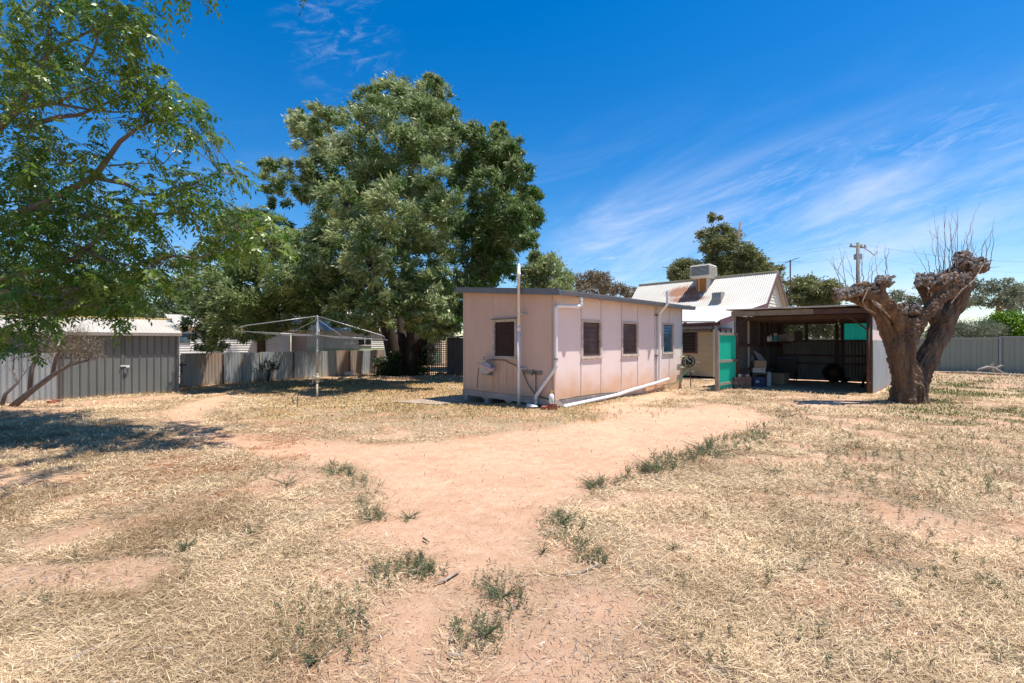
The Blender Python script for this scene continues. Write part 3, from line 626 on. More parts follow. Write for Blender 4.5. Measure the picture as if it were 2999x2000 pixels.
pts += [CRf.p(u_, .05, ZB + z_) for u_, z_ in ((.3, -.02), (1.0, .0), (2.0, -.01), (2.8, -.06), (3.5, -.02))]
hs_.tube(pts, .011, 6); gh_ = hs_.build('garden_hose', M['hose'], None, smooth=True); tag(gh_, 'dark green garden hose looping across the pink end wall and round the near corner', 'hose')
# hose reel at the far end of the long side
kc = CRf.p(LEN + .10, .20, CAMZ - (r5(1505, 965)[1] - HY) / F * 15.6)
kr = thing('hose_reel', 'black spoked hose reel on steel arms at the far corner of the pink outbuilding', 'hose reel', kc)
axk = (Vector((0, -1, 0)) * .9 + Vector((-.45, 0, 0))).normalized()
mb = MB()
for o_ in (-.09, .09):
    torus(mb, kc + axk * o_, axk, .20, .014, 28, 6); torus(mb, kc + axk * o_, axk, .09, .012, 20, 6)
    x = axk.orthogonal().normalized(); y = axk.cross(x)
    for i in range(8): a_ = i * math.pi / 4; d = x * math.cos(a_) + y * math.sin(a_); mb.tube([kc + axk * o_ + d * .02, kc + axk * o_ + d * .2], .013, 6)
mb.lathe(kc - axk * .09, [(.085, 0), (.085, .18)], 18, axk); mb.build('wheel', M['black'], kr)
mb = MB(); [torus(mb, kc + axk * (-.06 + .03 * i), axk, .125, .014, 24, 6) for i in range(5)]; mb.build('wound_hose', M['hose'], kr)
for dz in (.17, -.20):
    mb = MB(); mb.box(kc + Vector((-.12, .02, dz)) - Ed * .12, .42, .05, .03, Ed); mb.build('wall_bracket', M['creamplastic'], kr)
mb = MB(); mb.tube([kc + Vector((-.15, -.1, .12)), kc + Vector((0, -.13, 0)), kc + Vector((.33, -.12, -.03))], .012, 6); mb.tube([kc + Vector((.18, -.13, 0)), kc + Vector((.30, -.14, -.30))], .009, 6); mb.tube([kc + Vector((-.15, -.1, -.24)), kc + Vector((-.15, -.1, .16))], .012, 6); mb.build('crank_handle', M['steel'], kr)
mb = MB(); mb.tube([kc + Vector((-.06, -.12, -.02)), kc + Vector((-.09, -.12, -.3)), kc + Vector((-.08, -.1, -.5))], .012, 6); mb.build('hose_lead', M['hosebright'], kr)
stp = thing('standpipe', 'garden tap on a thin standpipe under the black hose reel', 'tap', (kc.x + .05, kc.y - .05, 0))
mb = MB(); sp = Vector((kc.x + .05, kc.y - .05, 0)); mb.tube([sp + Z * -.05, sp + Z * .62], .016, 8); mb.build('riser', M['rustiron'], stp)
mb = MB(); mb.tube([sp + Z * .58, sp + Vector((.10, -.03, .58)), sp + Vector((.13, -.03, .50))], .018, 8); mb.tube([sp + Vector((.06, -.03, .60)), sp + Vector((.06, -.03, .67))], .010, 6); mb.build('spout', M['steel'], stp)
mb = MB(); mb.tube(curve(kc + Vector((-.05, -.1, -.28)), CRf.p(5.2, .2, .12), -.08, 8), .010, 6); mb.build('hose_tail', M['hosebright'], kr)
# bricks, bottle, tubing
def brick(c, rot, label, m_='brick', s_=(.23, .11, .076), group=None):
    U = Vector((math.cos(rot), math.sin(rot), 0)); mb = MB(); c = Vector(c); mb.box(c, *s_, U)
    o = mb.build('brick', M[m_], None, bevel=.006); return tag(o, label, 'brick', group)
bp = G(1269, 941, 0); bz = gz(bp.x, bp.y)
brick((bp.x, bp.y, bz + .03), .1, 'lower red brick under the pump bottle at the near corner of the pink outbuilding', group='bricks under the pump bottle')
brick((bp.x - .02, bp.y + .01, bz + .107), .02, 'upper red brick carrying the white pump bottle', group='bricks under the pump bottle')
brick((bp.x - .20, bp.y + .12, bz + .03), 1.3, 'red brick lying behind and left of the two stacked bricks', group='bricks under the pump bottle')
bt = thing('pump_bottle', 'white lotion bottle with orange pump standing on red bricks', 'bottle', (bp.x - .03, bp.y, bz + .146))
b_ = Vector((bp.x - .03, bp.y, bz + .146)); mb = MB(); mb.lathe(b_, [(.052, 0), (.058, .01), (.058, .12), (.062, .16), (.055, .20), (.03, .235), (.022, .24)], 20); mb.build('bottle_body', M['whiteplastic'], bt, smooth=True)
mb = MB(); mb.lathe(b_ + Z * .236, [(.026, 0), (.026, .03), (.010, .034), (.010, .055), (.022, .056), (.020, .07)], 12); mb.tube([b_ + Vector((0, 0, .30)), b_ + Vector((.05, -.02, .295)), b_ + Vector((.055, -.02, .28))], .008, 6); mb.build('pump', M['yellowplastic'], bt)
mb = MB(); mb.box(b_ + Vector((.012, -.0585, .06)), .03, .003, .05); mb.box(b_ + Vector((.004, -.0585, .115)), .05, .003, .012); mb.build('bottle_print', M['label'], bt)
mb = MB(); cc = G(1222, 936, 0); [torus(mb, cc + Vector((0, 0, .03 + .02 * i)), Vector((.1 * i, .1, 1)), .15 - .01 * i, .012, 22, 6) for i in range(3)]
tag(mb.build('tubing_coil', M['pvc'], None, smooth=True), 'coil of white tubing on the ground below the downpipe', 'tubing')
# slab on the left
mb = MB(); a_ = G(905, 925); c_ = G(1062, 915); mb.hexa([a_ + Z * -.05, G(1000, 931) + Z * -.05, G(1068, 925) + Z * -.05, G(1064, 908) + Z * -.05, a_ + Z * .035, G(1000, 931) + Z * .035, G(1068, 925) + Z * .035, G(1064, 908) + Z * .035])
tag(mb.build('concrete_slab', M['concrete'], None), 'thin concrete slab in the grass at the left end of the pink outbuilding', 'slab')
# ------------------------------------------------------------------ rotary clothesline
hb = G(728, 917); hx, hy, hz = hb
hoist = thing('clothesline', 'rotary clothesline with four galvanised arms standing on the dry lawn', 'clothesline', hb)
def hp(dx, dy, z): return Vector((hx + dx, hy + dy, z))
mb = MB(); mb.tube([hp(0, 0, hz - .1), hp(0, 0, .36)], .030, 12); mb.build('lower_post', M['hoistbase'], hoist, smooth=True)
mb = MB(); mb.lathe(hp(0, 0, .36), [(.034, 0), (.045, .02), (.04, .06), (.060, .10), (.075, .16), (.066, .20), (.045, .22), (.050, .26), (.038, .30)], 14); mb.tube([hp(0, 0, .56), hp(-.09, -.02, .56)], .035, 10); mb.build('gearbox', M['hoistbase'], hoist)
mb = MB(); mb.tube([hp(-.08, -.05, .56), hp(-.11, -.05, .56), hp(-.11, -.05, .34), hp(-.20, -.05, .33)], .012, 8); mb.build('crank_handle', M['hoist'], hoist)
mb = MB(); mb.tube([hp(0, 0, .66), hp(0, 0, 1.45), hp(0, 0, 1.5), hp(0, 0, 2.30)], [.040, .040, .033, .033], 12); mb.lathe(hp(0, 0, 1.30), [(.045, 0), (.045, .04)], 12); mb.build('mast', M['hoist'], hoist, smooth=True)
topz = 2.37
mb = MB(); mb.lathe(hp(0, 0, 2.27), [(.045, 0), (.055, .03), (.055, .10), (.02, .13)], 12); mb.build('hub_cap', M['hoist'], hoist); mb = MB(); mb.lathe(hp(0, 0, 1.76), [(.04, 0), (.06, .01), (.06, .07), (.04, .08)], 12); mb.build('hub', M['hoist'], hoist)
tips = []
tt_ = math.radians(24.5)
for k_, (dx, dy, ez) in enumerate(((-math.cos(tt_), -math.sin(tt_), 1.91), (math.cos(tt_), math.sin(tt_), 1.66), (math.sin(tt_), -math.cos(tt_), 1.78), (-math.sin(tt_), math.cos(tt_), 1.80))):
    R_ = 2.09; tip = hp(dx * R_, dy * R_, ez); knee = hp(dx * R_ * .93, dy * R_ * .93, ez + .13); mid = hp(dx * R_ * .90, dy * R_ * .90, ez + .155)
    mb = MB(); mb.tube([hp(dx * .05, dy * .05, topz), hp(dx * R_ * .45, dy * R_ * .45, topz + (ez + .155 - topz) * .49), mid, knee, hp(dx * R_ * .945, dy * R_ * .945, ez + .10), hp(dx * R_ * .95, dy * R_ * .95, ez)], .014, 8); mb.build('arm', M['hoist'], hoist, smooth=True)
    mb = MB(); mb.tube([hp(dx * .05, dy * .05, 1.80), tip], .012, 8); mb.build('spreader', M['hoist'], hoist, smooth=True)
    mb = MB(); mb.tube([hp(dx * .05, dy * .05, 2.26), hp(dx * R_ * .36, dy * R_ * .36, 1.80 + (ez - 1.80) * .36)], .007, 6); mb.build('stay', M['hoist'], hoist)
    tips.append((dx, dy, ez))
order = [0, 2, 1, 3]
for f_ in (.95, .72, .5):
    mb = MB()
    for i in range(4):
        a_ = tips[order[i]]; b_ = tips[order[(i + 1) % 4]]
        pa = hp(a_[0] * 2.09 * f_, a_[1] * 2.09 * f_, 1.80 + (a_[2] - 1.80) * f_ + .01); pb = hp(b_[0] * 2.09 * f_, b_[1] * 2.09 * f_, 1.80 + (b_[2] - 1.80) * f_ + .01)
        mb.tube(curve(pa, pb, -.05, 6), .003, 4)
    mb.build('line_wire', M['hoist'], hoist)
# ------------------------------------------------------------------ grey garage and left fences
GB = Vector((-11.52, 15.67, 0)); gf = Fr(GB, -Ed, Rd)      # u runs to the left along the front
gar = thing('garage', 'grey metal garage with ribbed doors and a pale corrugated roof, left of the lawn', 'garage', (GB.x, GB.y, -.14))
def s_along(fr, u0, u1, z0, z1, n, prof, pitch): return MB().sheet(fr.p(u0, n, z0), fr.U, u1 - u0, Z, z1 - z0, fr.N, prof, pitch)
s_along(gf, 0.03, 1.42, -.13, 1.86, 0, TRIM, .19).build('door', M['garage'], gar)
s_along(gf, 1.44, 2.86, -.13, 1.86, 0, TRIM, .19).build('door', M['garage'], gar)
mb = MB(); gf.box(mb, 1.415, 1.445, -.01, .03, -.13, 1.86); mb.build('door_stile', M['garage'], gar)
mb = s_along(gf, 2.9, 7.0, -.14, 1.86, 0, TRIM, .19); mb.build('front_wall', M['garage'], gar)
mb = MB(); gf.box(mb, 0, 7.0, -4.1, -.02, -.14, 1.84); mb.build('shell', M['garage'], gar)
mb = MB(); gf.box(mb, -.04, .03, -.05, .045, -.14, 1.87); mb.build('corner_post', M['garage'], gar)
mb = MB(); gf.box(mb, -.10, 7.0, .10, .20, 1.80, 1.90); mb.build('gutter', M['trimg'], gar)
RZ = 2.42; ll = math.hypot(2.15, RZ - 1.88); sl_ = (-Rd * 2.15 + Z * (RZ - 1.88)).normalized(); nn = sl_.cross(Ed).normalized(); nn = nn if nn.z > 0 else -nn
mb = MB().sheet(gf.p(-.1, .14, 1.90), gf.U, 7.1, sl_, ll, nn, CORR, .10)
sl2 = (-Rd * 2.15 - Z * (RZ - 1.88)).normalized(); mb.sheet(gf.p(-.1, .14 - 2.15, RZ + .02), gf.U, 7.1, sl2, ll, nn, CORR, .10); mb.build('roof', M['creamroof'], gar)
mb = MB(); gf.box(mb, -.12, 7.0, -2.09, -1.93, RZ + .02, RZ + .06); mb.build('ridge_cap', M['yellowtrim'], gar)
mb = MB(); mb.add([gf.p(0, 0, 1.85), gf.p(0, -4.1, 1.85), gf.p(0, -2.05, RZ)], [(0, 1, 2)]); mb.build('gable_panel', M['garage'], gar)
mb = MB(); u_, z_ = gf.uz(r1(1225, 745), .05); gf.box(mb, u_ - .12, u_ + .10, .03, .06, z_ - .015, z_ + .02); gf.box(mb, u_ - .12, u_ - .04, .06, .09, z_ - .05, z_ + .01); mb.build('hasp', M['pvc'], gar)
mb = MB(); gf.box(mb, u_ - .05, u_ + .01, .05, .08, z_ - .24, z_ - .08); mb.build('hanging_tab', M['greymetal'], gar)
# left corrugated fence in front of the garage wall
lf = Fr(gf.p(2.9, .10, 0), (-Ed).normalized(), Rd)
fl = thing('corrugated_fence', 'low corrugated iron fence behind the bare grey shrub, left of the garage doors', 'fence', lf.p(0, 0, -.14))
for i in range(5): MB().sheet(lf.p(i * .76, .004 * (i % 2), -.16 + .01 * (i % 3)), lf.U, .78, Z, 1.44 + .015 * (i % 2), lf.N, [(a_, h_ * 1.8) for a_, h_ in CORR], .12).build('fence_sheet', M['galvdark'], fl)
mb = MB(); lf.box(mb, -.03, .01, -.03, .03, -.14, 1.25); mb.build('fence_post', M['brownwood'], fl)
# back fence
A = G(415, 888, -.14); Bq = G(905, 854.5, -.14); bdir = (Bq - A); bl = bdir.length; bf = Fr(A, bdir.normalized(), Vector((bdir.y, -bdir.x, 0)).normalized())
fb = thing('corrugated_fence', 'long corrugated iron back fence with rusty sheets between the garage and the big tree', 'fence', A)
n_ = 14; w_ = bl / n_
M['galvrust'] = mat('rusty_galvanised', (.42, .36, .31), (.36, .27, .21), 2, .6, .08, 20, metal=.2, stretch=(1, 1, .25), c3=(.46, .26, .15), c3lo=.5, c3hi=.7, c3scale=1.6)
for i in range(n_):
    mm = M['galvrust'] if i in (1, 9, 10, 12) else M['galv']
    MB().sheet(bf.p(i * w_, .005 * (i % 2), -.18), bf.U, w_ + .03, Z, 1.33 + random.uniform(-.02, .02) + .02 * i / n_, bf.N, [(a_, h_ * 1.7) for a_, h_ in CORR], .12).build('fence_sheet', mm, fb)
for i in range(0, n_ + 1, 2):
    mb = MB(); bf.box(mb, i * w_ - .03, i * w_ + .03, .012, .05, -.16, 1.10); mb.build('fence_post', M['brownwood'] if i % 4 else M['hoistbase'], fb)
g0 = bf.p(.05, .1, -.14); gp = thing('gate_latch', 'rusty iron gate latch bar beside the garage corner', 'latch', g0); mb = MB(); mb.tube([g0 + Vector((-.25, -.1, .85)), g0 + Vector((.12, .0, .85))], .022, 6); mb.tube([g0 + Vector((-.02, -.05, .95)), g0 + Vector((-.02, -.05, .5))], .016, 6); mb.build('bar', M['rustiron'], gp)
mb = MB(); u_, z_ = bf.uz(r2(1710, 800), .1); u2_, _ = bf.uz(r2(1800, 800), .1); bf.box(mb, u_, u2_, .08, .10, -.14, .06); tag(mb.build('board', M['pvc'], None), 'short white board leaning low against the back fence', 'board')
# neighbour buildings behind the fence
n1o = P(412, 760, 25.5); n1o.z = 0; nf = Fr(n1o, Ed, Rd); NH = thing('neighbour_house', 'long white ribbed neighbour building behind the back fence, right of the garage', 'house', (n1o.x, n1o.y, -.14))
RIB = [(0, 0), (.12, .02), (.5, .02), (.62, 0)]
MB().sheet(nf.p(0, 0, -.14), Z, 2.50, nf.U, 5.9, nf.N, CORR, .14).build('wall', M['whiteclad'], NH)
mb = MB(); nf.box(mb, 0, 5.88, -3, -.05, -.14, 2.34); mb.build('shell', M['whiteclad'], NH)
mb = MB(); nf.box(mb, -.3, 6.0, .0, .18, 2.36, 2.46); mb.build('gutter', M['yellowtrim'], NH)
mb = MB(); sd_ = (-Rd * 3 + Z * .8); mb.sheet(nf.p(-.3, .1, 2.47), nf.U, 6.4, sd_.normalized(), sd_.length, sd_.normalized().cross(Ed) * -1, CORR, .11); mb.build('roof', M['creamroof'], NH)
mb = MB(); u_, z_ = nf.uz((424, 779)); nf.box(mb, u_ - .25, u_ + .25, .0, .04, z_ - .2, z_ + .3); mb.build('window', M['clearlouvre'], NH)
po = P(668, 790, 30.2); po.z = 0; pf = Fr(po, Vector((.92, .39, 0)).normalized(), Vector((.39, -.92, 0)).normalized())
PH = thing('neighbour_house', 'pinkish boarded lean-to with a white corrugated roof behind the clothesline', 'house', (po.x, po.y, -.14))
mb = MB(); pf.boards(mb, lambda z: (0 + (z + .14) * .05, .95), -.14, 2.2, .17); mb.build('side_wall', M['pinkclad'], PH)
mb = MB(); pf.boards(mb, lambda z: (.96, 2.0), -.14, 1.22, .17); mb.build('lower_wall', M['greenclad'], PH); mb = MB(); pf.boards(mb, lambda z: (.96, 2.0), 1.22, 2.6, .17); mb.build('upper_wall', M['whiteboard'], PH)
mb = MB(); pf.box(mb, 0.02, 1.98, -2, -.03, -.14, 2.2); mb.build('shell', M['whiteclad'], PH)
sd_ = -pf.N * 1.6 + Z * 1.0; mb = MB().sheet(pf.p(-.1, .12, 2.35), pf.U, 2.3, sd_.normalized(), sd_.length, Z, CORR, .11); mb.build('roof', M['creamroof'], PH)
mb = MB(); pf.box(mb, -.1, .95, .03, .08, 2.16, 2.34); mb.build('fascia', M['yellowtrim'], PH)
qo = P(738, 790, 31.0); qo.z = 0; qf = Fr(qo, Ed, Rd); QH = thing('neighbour_house', 'white corrugated cottage with a double window and pale green base behind the back fence', 'house', (qo.x, qo.y, -.14))
MB().sheet(qf.p(0, 0, 1.15), Z, 1.25, qf.U, 10, qf.N, CORR, .14).build('wall', M['whiteclad'], QH); MB().sheet(qf.p(0, 0.002, -.14), Z, 1.29, qf.U, 10, qf.N, CORR, .14).build('lower_wall', M['greenclad'], QH)
mb = MB(); qf.box(mb, 0.02, 10, -4, -.03, -.14, 2.38); mb.build('shell', M['whiteclad'], QH)
sd_ = -qf.N * 3.2 + Z * 1.7; mb = MB().sheet(qf.p(-.2, .2, 2.38), qf.U, 10.4, sd_.normalized(), sd_.length, Z, CORR, .11); mb.build('roof', M['whiteroof'], QH)
u0_, z1_ = qf.uz(r2(1835, 468)); u1_, z0_ = qf.uz(r2(1975, 545)); w = MB(); um = (u0_ + u1_) / 2
for a_, b_ in ((u0_, u0_ + .06), (um - .03, um + .03), (u1_ - .06, u1_)): qf.box(w, a_, b_, .02, .06, z0_, z1_)
for a_, b_ in ((z0_, z0_ + .06), (z1_ - .06, z1_)): qf.box(w, u0_ + .06, um - .03, .02, .06, a_, b_); qf.box(w, um + .03, u1_ - .06, .02, .06, a_, b_)
w = w.build('window', M['whiteclad'], QH); mb = MB(); qf.box(mb, u0_ + .05, u1_ - .05, .012, .03, z0_ + .05, z1_ - .05); mb.build('pane', M['black'], w)
# lattice and dark shed right of the big tree
la = G(981, 863, -.14); lo = Fr(la, Vector((1, .0, 0)), Vector((0, -1, 0))); LT = thing('lattice_screen', 'brown timber lattice screen between the big tree and the dark iron shed', 'lattice', la)
mb = MB(); wL_, hL_ = 1.02, 1.86
for u_ in (0, wL_ - .05): lo.box(mb, u_, u_ + .05, -.02, .03, -.14, 1.72)
for z_ in (-.14, 1.68): lo.box(mb, .05, wL_ - .05, -.02, .03, z_, z_ + .05)
mb.build('frame', M['lattice'], LT)
mb = MB()
for i in range(9): lo.box(mb, .10 + i * .10, .135 + i * .10, -.015, -.005, -.09, 1.68)
for i in range(16): lo.box(mb, .05, wL_ - .05, -.004, .006, -.04 + i * .107, -.005 + i * .107)
mb.build('slat_grid', M['lattice'], LT)
dl = Fr(G(1027, 863, -.14), Vector((1, .02, 0)), Vector((.02, -1, 0))); DS = thing('iron_shed', 'dark corrugated iron shed in deep tree shade behind the pink outbuilding', 'shed', dl.p(0, 0, -.14))
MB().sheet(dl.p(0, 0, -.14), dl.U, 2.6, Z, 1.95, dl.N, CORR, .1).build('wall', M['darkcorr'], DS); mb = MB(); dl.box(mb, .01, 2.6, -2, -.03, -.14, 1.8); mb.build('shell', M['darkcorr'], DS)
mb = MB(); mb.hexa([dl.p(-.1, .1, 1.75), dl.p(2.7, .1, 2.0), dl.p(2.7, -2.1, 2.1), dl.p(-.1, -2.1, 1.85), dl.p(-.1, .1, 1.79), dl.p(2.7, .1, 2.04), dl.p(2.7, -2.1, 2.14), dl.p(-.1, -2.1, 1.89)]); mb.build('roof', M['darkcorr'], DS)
# ------------------------------------------------------------------ weatherboard house
K = G(1642, 871, 0); KF = Fr(K, Ed, Rd); KL = Fr(K, -Rd, -Ed)
HS = thing('house', 'white weatherboard house with steep corrugated roof, maroon barge boards and a lean-to behind the carport', 'house', (K.x, K.y, 0))
gE, gB, gA, gC = .0, 6.06, 7.95, 9.84; zE, zBk, zA = 2.46, 3.54, 5.40; HLn = 7.9
mb = MB(); KL.boards(mb, lambda z: (0, 3.4), .14, 2.30, .17, .055); wf = mb.build('rear_wall', M['cream'], HS)
mb = MB(); KL.box(mb, .04, HLn, -9.8, -.04, .10, 2.28); mb.build('shell', M['whiteboard'], HS)
def gr_(z):
    if z < zE: return (.0, gC)
    if z < zBk: return ((z - zE) / (zBk - zE) * gB, gC)
    return (gB + (z - zBk) / (zA - zBk) * (gA - gB), gC - (z - zBk) / (zA - zBk) * (gC - gA))
mb = MB(); KF.boards(mb, gr_, .14, zA - .05, .17, .03); mb.build('gable_wall', M['whiteboard'], HS)
mb = MB(); mb.add([KF.p(.02, -.02, 2.2), KF.p(gC - .02, -.02, 2.2), KF.p(gC - .02, -.02, 3.4), KF.p(gA, -.02, zA - .1), KF.p(gB, -.02, zBk - .05), KF.p(.02, -.02, zE - .05)], [(0, 1, 2, 3, 4, 5)]); mb.build('gable_lining', M['whiteboard'], HS)
mb = MB(); KF.box(mb, -.05, .05, .031, .05, .1, zE - .06); KL.box(mb, -.05, .06, .056, .075, .1, zE - .12); mb.build('corner_board', M['whiteboard'], HS)
# roofs: steep main, lean-to
def rsheet(g0, z0, g1, z1, k0, k1, pitch=.105, name='roof', m_='whiteroof', lift=.05):
    d = Ed * (g1 - g0) + Z * (z1 - z0); nn_ = Vector((-Ed.x * (z1 - z0), -Ed.y * (z1 - z0), (g1 - g0))).normalized()
    if nn_.z < 0: nn_ = -nn_
    return MB().sheet(KF.p(g0, .25 - k0, z0) + nn_ * lift, -Rd, (k1 - k0), d.normalized(), d.length, nn_, CORR, pitch, 6).build(name, M[m_], HS)
M['mainroof'] = mat('rust_stained_roof', (.64, .61, .54), (.54, .49, .41), .7, .5, .05, 30, c3=(.50, .30, .17), c3lo=.60, c3hi=.80, c3scale=1.0)
rsheet(gB, zBk, gA, zA, 0, HLn + .5, .115, 'main_roof', 'mainroof'); rsheet(gC + .2, zBk - .2, gA, zA, 0, HLn + .5, .115, 'far_roof')
rsheet(-.22, zE - .02, gB + .1, zBk + .02, 0, HLn + .5, .115, 'lean_to_roof')
mb = MB(); KL.box(mb, -.25, HLn + .25, -gA - .12, -gA + .12, zA + .04, zA + .09); mb.build('ridge_cap', M['cream'], HS)
# rust stain below the cooler on the main roof
lr = Vector(KF.p(gA - 1.3, -4.6, 0)) - root_loc(HS)
def rust_blob(m_, cx, cy, cz, ru, rv, col):
    t = m_.node_tree; N = t.nodes; Lk = t.links; b = N['Principled BSDF']; src = b.inputs['Base Color'].links[0].from_socket
    tcn = N.new('ShaderNodeTexCoord'); sub = N.new('ShaderNodeVectorMath'); sub.operation = 'SUBTRACT'; Lk.new(tcn.outputs['Object'], sub.inputs[0]); sub.inputs[1].default_value = (cx, cy, cz)
    def dt(v):
        n = N.new('ShaderNodeVectorMath'); n.operation = 'DOT_PRODUCT'; n.inputs[1].default_value = v; Lk.new(sub.outputs[0], n.inputs[0]); return n.outputs['Value']
    u = dt(tuple(Rd / ru)); v = dt((0, 0, 1 / rv))
    cb = N.new('ShaderNodeCombineXYZ'); Lk.new(u, cb.inputs[0]); Lk.new(v, cb.inputs[1]); ln = N.new('ShaderNodeVectorMath'); ln.operation = 'LENGTH'; Lk.new(cb.outputs[0], ln.inputs[0])
    c2 = N.new('ShaderNodeCombineXYZ'); Lk.new(dt(tuple(Rd * 9)), c2.inputs[0]); Lk.new(dt((0, 0, 1.2)), c2.inputs[1]); nz = N.new('ShaderNodeTexNoise'); nz.inputs['Scale'].default_value = 1.2; nz.inputs['Detail'].default_value = 5; Lk.new(c2.outputs[0], nz.inputs['Vector'])
    ad = N.new('ShaderNodeMath'); ad.operation = 'MULTIPLY_ADD'; Lk.new(nz.outputs['Fac'], ad.inputs[0]); ad.inputs[1].default_value = 1.1; Lk.new(ln.outputs['Value'], ad.inputs[2])
    m2 = N.new('ShaderNodeMapRange'); Lk.new(ad.outputs[0], m2.inputs['Value']); m2.inputs['From Min'].default_value = 1.15; m2.inputs['From Max'].default_value = 1.65; m2.inputs['To Min'].default_value = .9; m2.inputs['To Max'].default_value = 0
    mixn = N.new('ShaderNodeMix'); mixn.data_type = 'RGBA'; Lk.new(m2.outputs[0], mixn.inputs[0]); Lk.new(src, mixn.inputs[6]); mixn.inputs[7].default_value = (*col, 1); Lk.new(mixn.outputs[2], b.inputs['Base Color'])
def slope_k(px, g):                                      # distance along the roof for a photo column at slope position g
    t_ = (px - CX) / F; o = K + Ed * g; return (o.x - t_ * o.y) / (Rd.x - t_ * Rd.y)
for px_, py_, ru_, rv_ in ((1562, 670, 1.1, .42), (1598, 668, .7, .45), (1585, 688, 1.3, .22)):
    g_ = gA - .9; k_ = slope_k(px_, g_); Yk = (K + Ed * g_ - Rd * k_).y; zz = CAMZ + (HY - py_) / F * Yk; q_ = KF.p(g_, -k_, zz) - root_loc(HS); rust_blob(M['mainroof'], q_.x, q_.y, q_.z, ru_, rv_, (.30, .10, .035))
# barge boards
def barge(g0, z0, g1, z1, name='barge_board', w_=.17):
    mb = MB(); a_ = KF.p(g0, .26, z0); b_ = KF.p(g1, .26, z1); o = KF.p(g0, .29, z0); p_ = KF.p(g1, .29, z1); mb.hexa([a_ - Z * w_, b_ - Z * w_, p_ - Z * w_, o - Z * w_, a_ + Z * .07, b_ + Z * .07, p_ + Z * .07, o + Z * .07]); mb.build(name, M['maroon'], HS)
barge(-.2, zE, gB, zBk); barge(gB, zBk, gA, zA); barge(gA, zA, gC + .2, zBk - .2)
mb = MB(); KL.box(mb, -.25, 4, .12, .22, zE - .16, zE - .03); mb.build('fascia', M['maroon'], HS)
mb = MB(); KL.box(mb, 0.07, 4, .0, .05, 2.28, zE - .10); mb.build('frieze', M['greenclad'], HS)
a_ = KL.p(-.12, .32, zE + .0); b_ = KL.p(3.0, .45, zE + .10); mb = MB(); mb.tube([a_, b_], .045, 10); mb.build('gutter_pipe', M['pvc'], HS, smooth=True)
mb = MB(); KL.box(mb, .02, 2.6, .05, .30, 2.14, 2.27); KL.box(mb, .1, 2.6, .05, .22, 2.03, 2.10); mb.build('old_beam', M['greywood'], HS)
u0_, z1_ = KL.uz(r6(720, 812), .03); u1_, z0_ = KL.uz(r6(552, 1062), .03)
w_ = MB(); KL.box(w_, u0_, u0_ + .07, .02, .075, z0_, z1_); KL.box(w_, u1_, u1_ + .07, .02, .075, z0_, z1_); KL.box(w_, u0_ + .07, u1_, .02, .075, z1_ - .07, z1_); KL.box(w_, u0_ + .07, u1_, .02, .075, z0_, z0_ + .07); w_ = w_.build('window', M['maroon'], HS)
mb = MB(); KL.box(mb, u0_ + .07, u1_, .057, .062, z0_ + .07, z1_ - .07); mb.build('pane', M['black'], w_)
mb = MB()
for i in range(6): KL.box(mb, u0_ + .07, u1_, .063, .068, z0_ + .12 + i * (z1_ - z0_ - .2) / 6, z0_ + .135 + i * (z1_ - z0_ - .2) / 6)
mb.build('louvre_blade', M['brownwood'], w_)
u0_, z1_ = KF.uz(r6(968, 780), .05); u1_, z0_ = KF.uz(r6(1092, 860), .05); w_ = MB(); KF.box(w_, u0_, u0_ + .1, .03, .08, z0_, z1_); KF.box(w_, u1_ - .1, u1_, .03, .08, z0_, z1_); KF.box(w_, u0_ + .1, u1_ - .1, .03, .08, z1_ - .1, z1_); KF.box(w_, (u0_ + u1_) / 2 - .05, (u0_ + u1_) / 2 + .05, .03, .075, z0_, z1_ - .1)
w_ = w_.build('window', M['maroon'], HS); mb = MB(); KF.box(mb, u0_ + .05, u1_ - .05, .031, .05, z0_, z1_ - .05); mb.build('pane', M['screen'], w_)
mb = MB(); KL.box(mb, .0, 4, -.3, -.05, -.05, .12); mb.build('underfloor_shade', M['dark'], HS)  # near-black box standing in for the shade below the wall boards
mb = MB(); KL.box(mb, -.1, 4.5, .02, .9, -.05, .025); tag(mb.build('concrete_step', M['concrete'], None), 'low concrete strip along the cream weatherboard wall', 'slab')
# cooler on the roof
ck = slope_k(1615, gA - .55); cc = KF.p(gA - .55, -ck, 0); Yc = cc.y
zb_ = CAMZ + (HY - 641) / F * Yc; zt_ = CAMZ + (HY - 610) / F * Yc
CL = thing('evaporative_cooler', 'boxy louvred evaporative cooler on a rusty stand astride the house ridge', 'cooler', (cc.x, cc.y, 4.6))
cf = Fr(cc, -Rd, -Ed)
mb = MB(); hw = .56
def frus(mb, w0, w1, z0, z1): mb.hexa([cf.p(-w0, -w0, z0), cf.p(w0, -w0, z0), cf.p(w0, w0, z0), cf.p(-w0, w0, z0), cf.p(-w1, -w1, z1), cf.p(w1, -w1, z1), cf.p(w1, w1, z1), cf.p(-w1, w1, z1)])
frus(mb, .48, .58, zb_, zb_ + .16); mb.build('drip_tray', M['cooler'], CL)
mb = MB(); frus(mb, .50, .50, zb_ + .161, zt_ - .10); mb.build('core', M['dark'], CL)
mb = MB(); nl = 7
for i in range(nl):
    z_ = zb_ + .18 + i * (zt_ - .12 - zb_ - .18) / nl; h_ = (zt_ - .12 - zb_ - .18) / nl; frus(mb, .59, .56, z_, z_ + h_ * .62)
mb.build('louvre_panel', M['cooler'], CL)
mb = MB(); frus(mb, .58, .52, zt_ - .10, zt_); mb.build('lid', M['cooler'], CL)
mb = MB(); cf.box(mb, -.30, .30, -.30, .30, 4.35, zb_ - .002); mb.build('duct', M['rust'], CL)
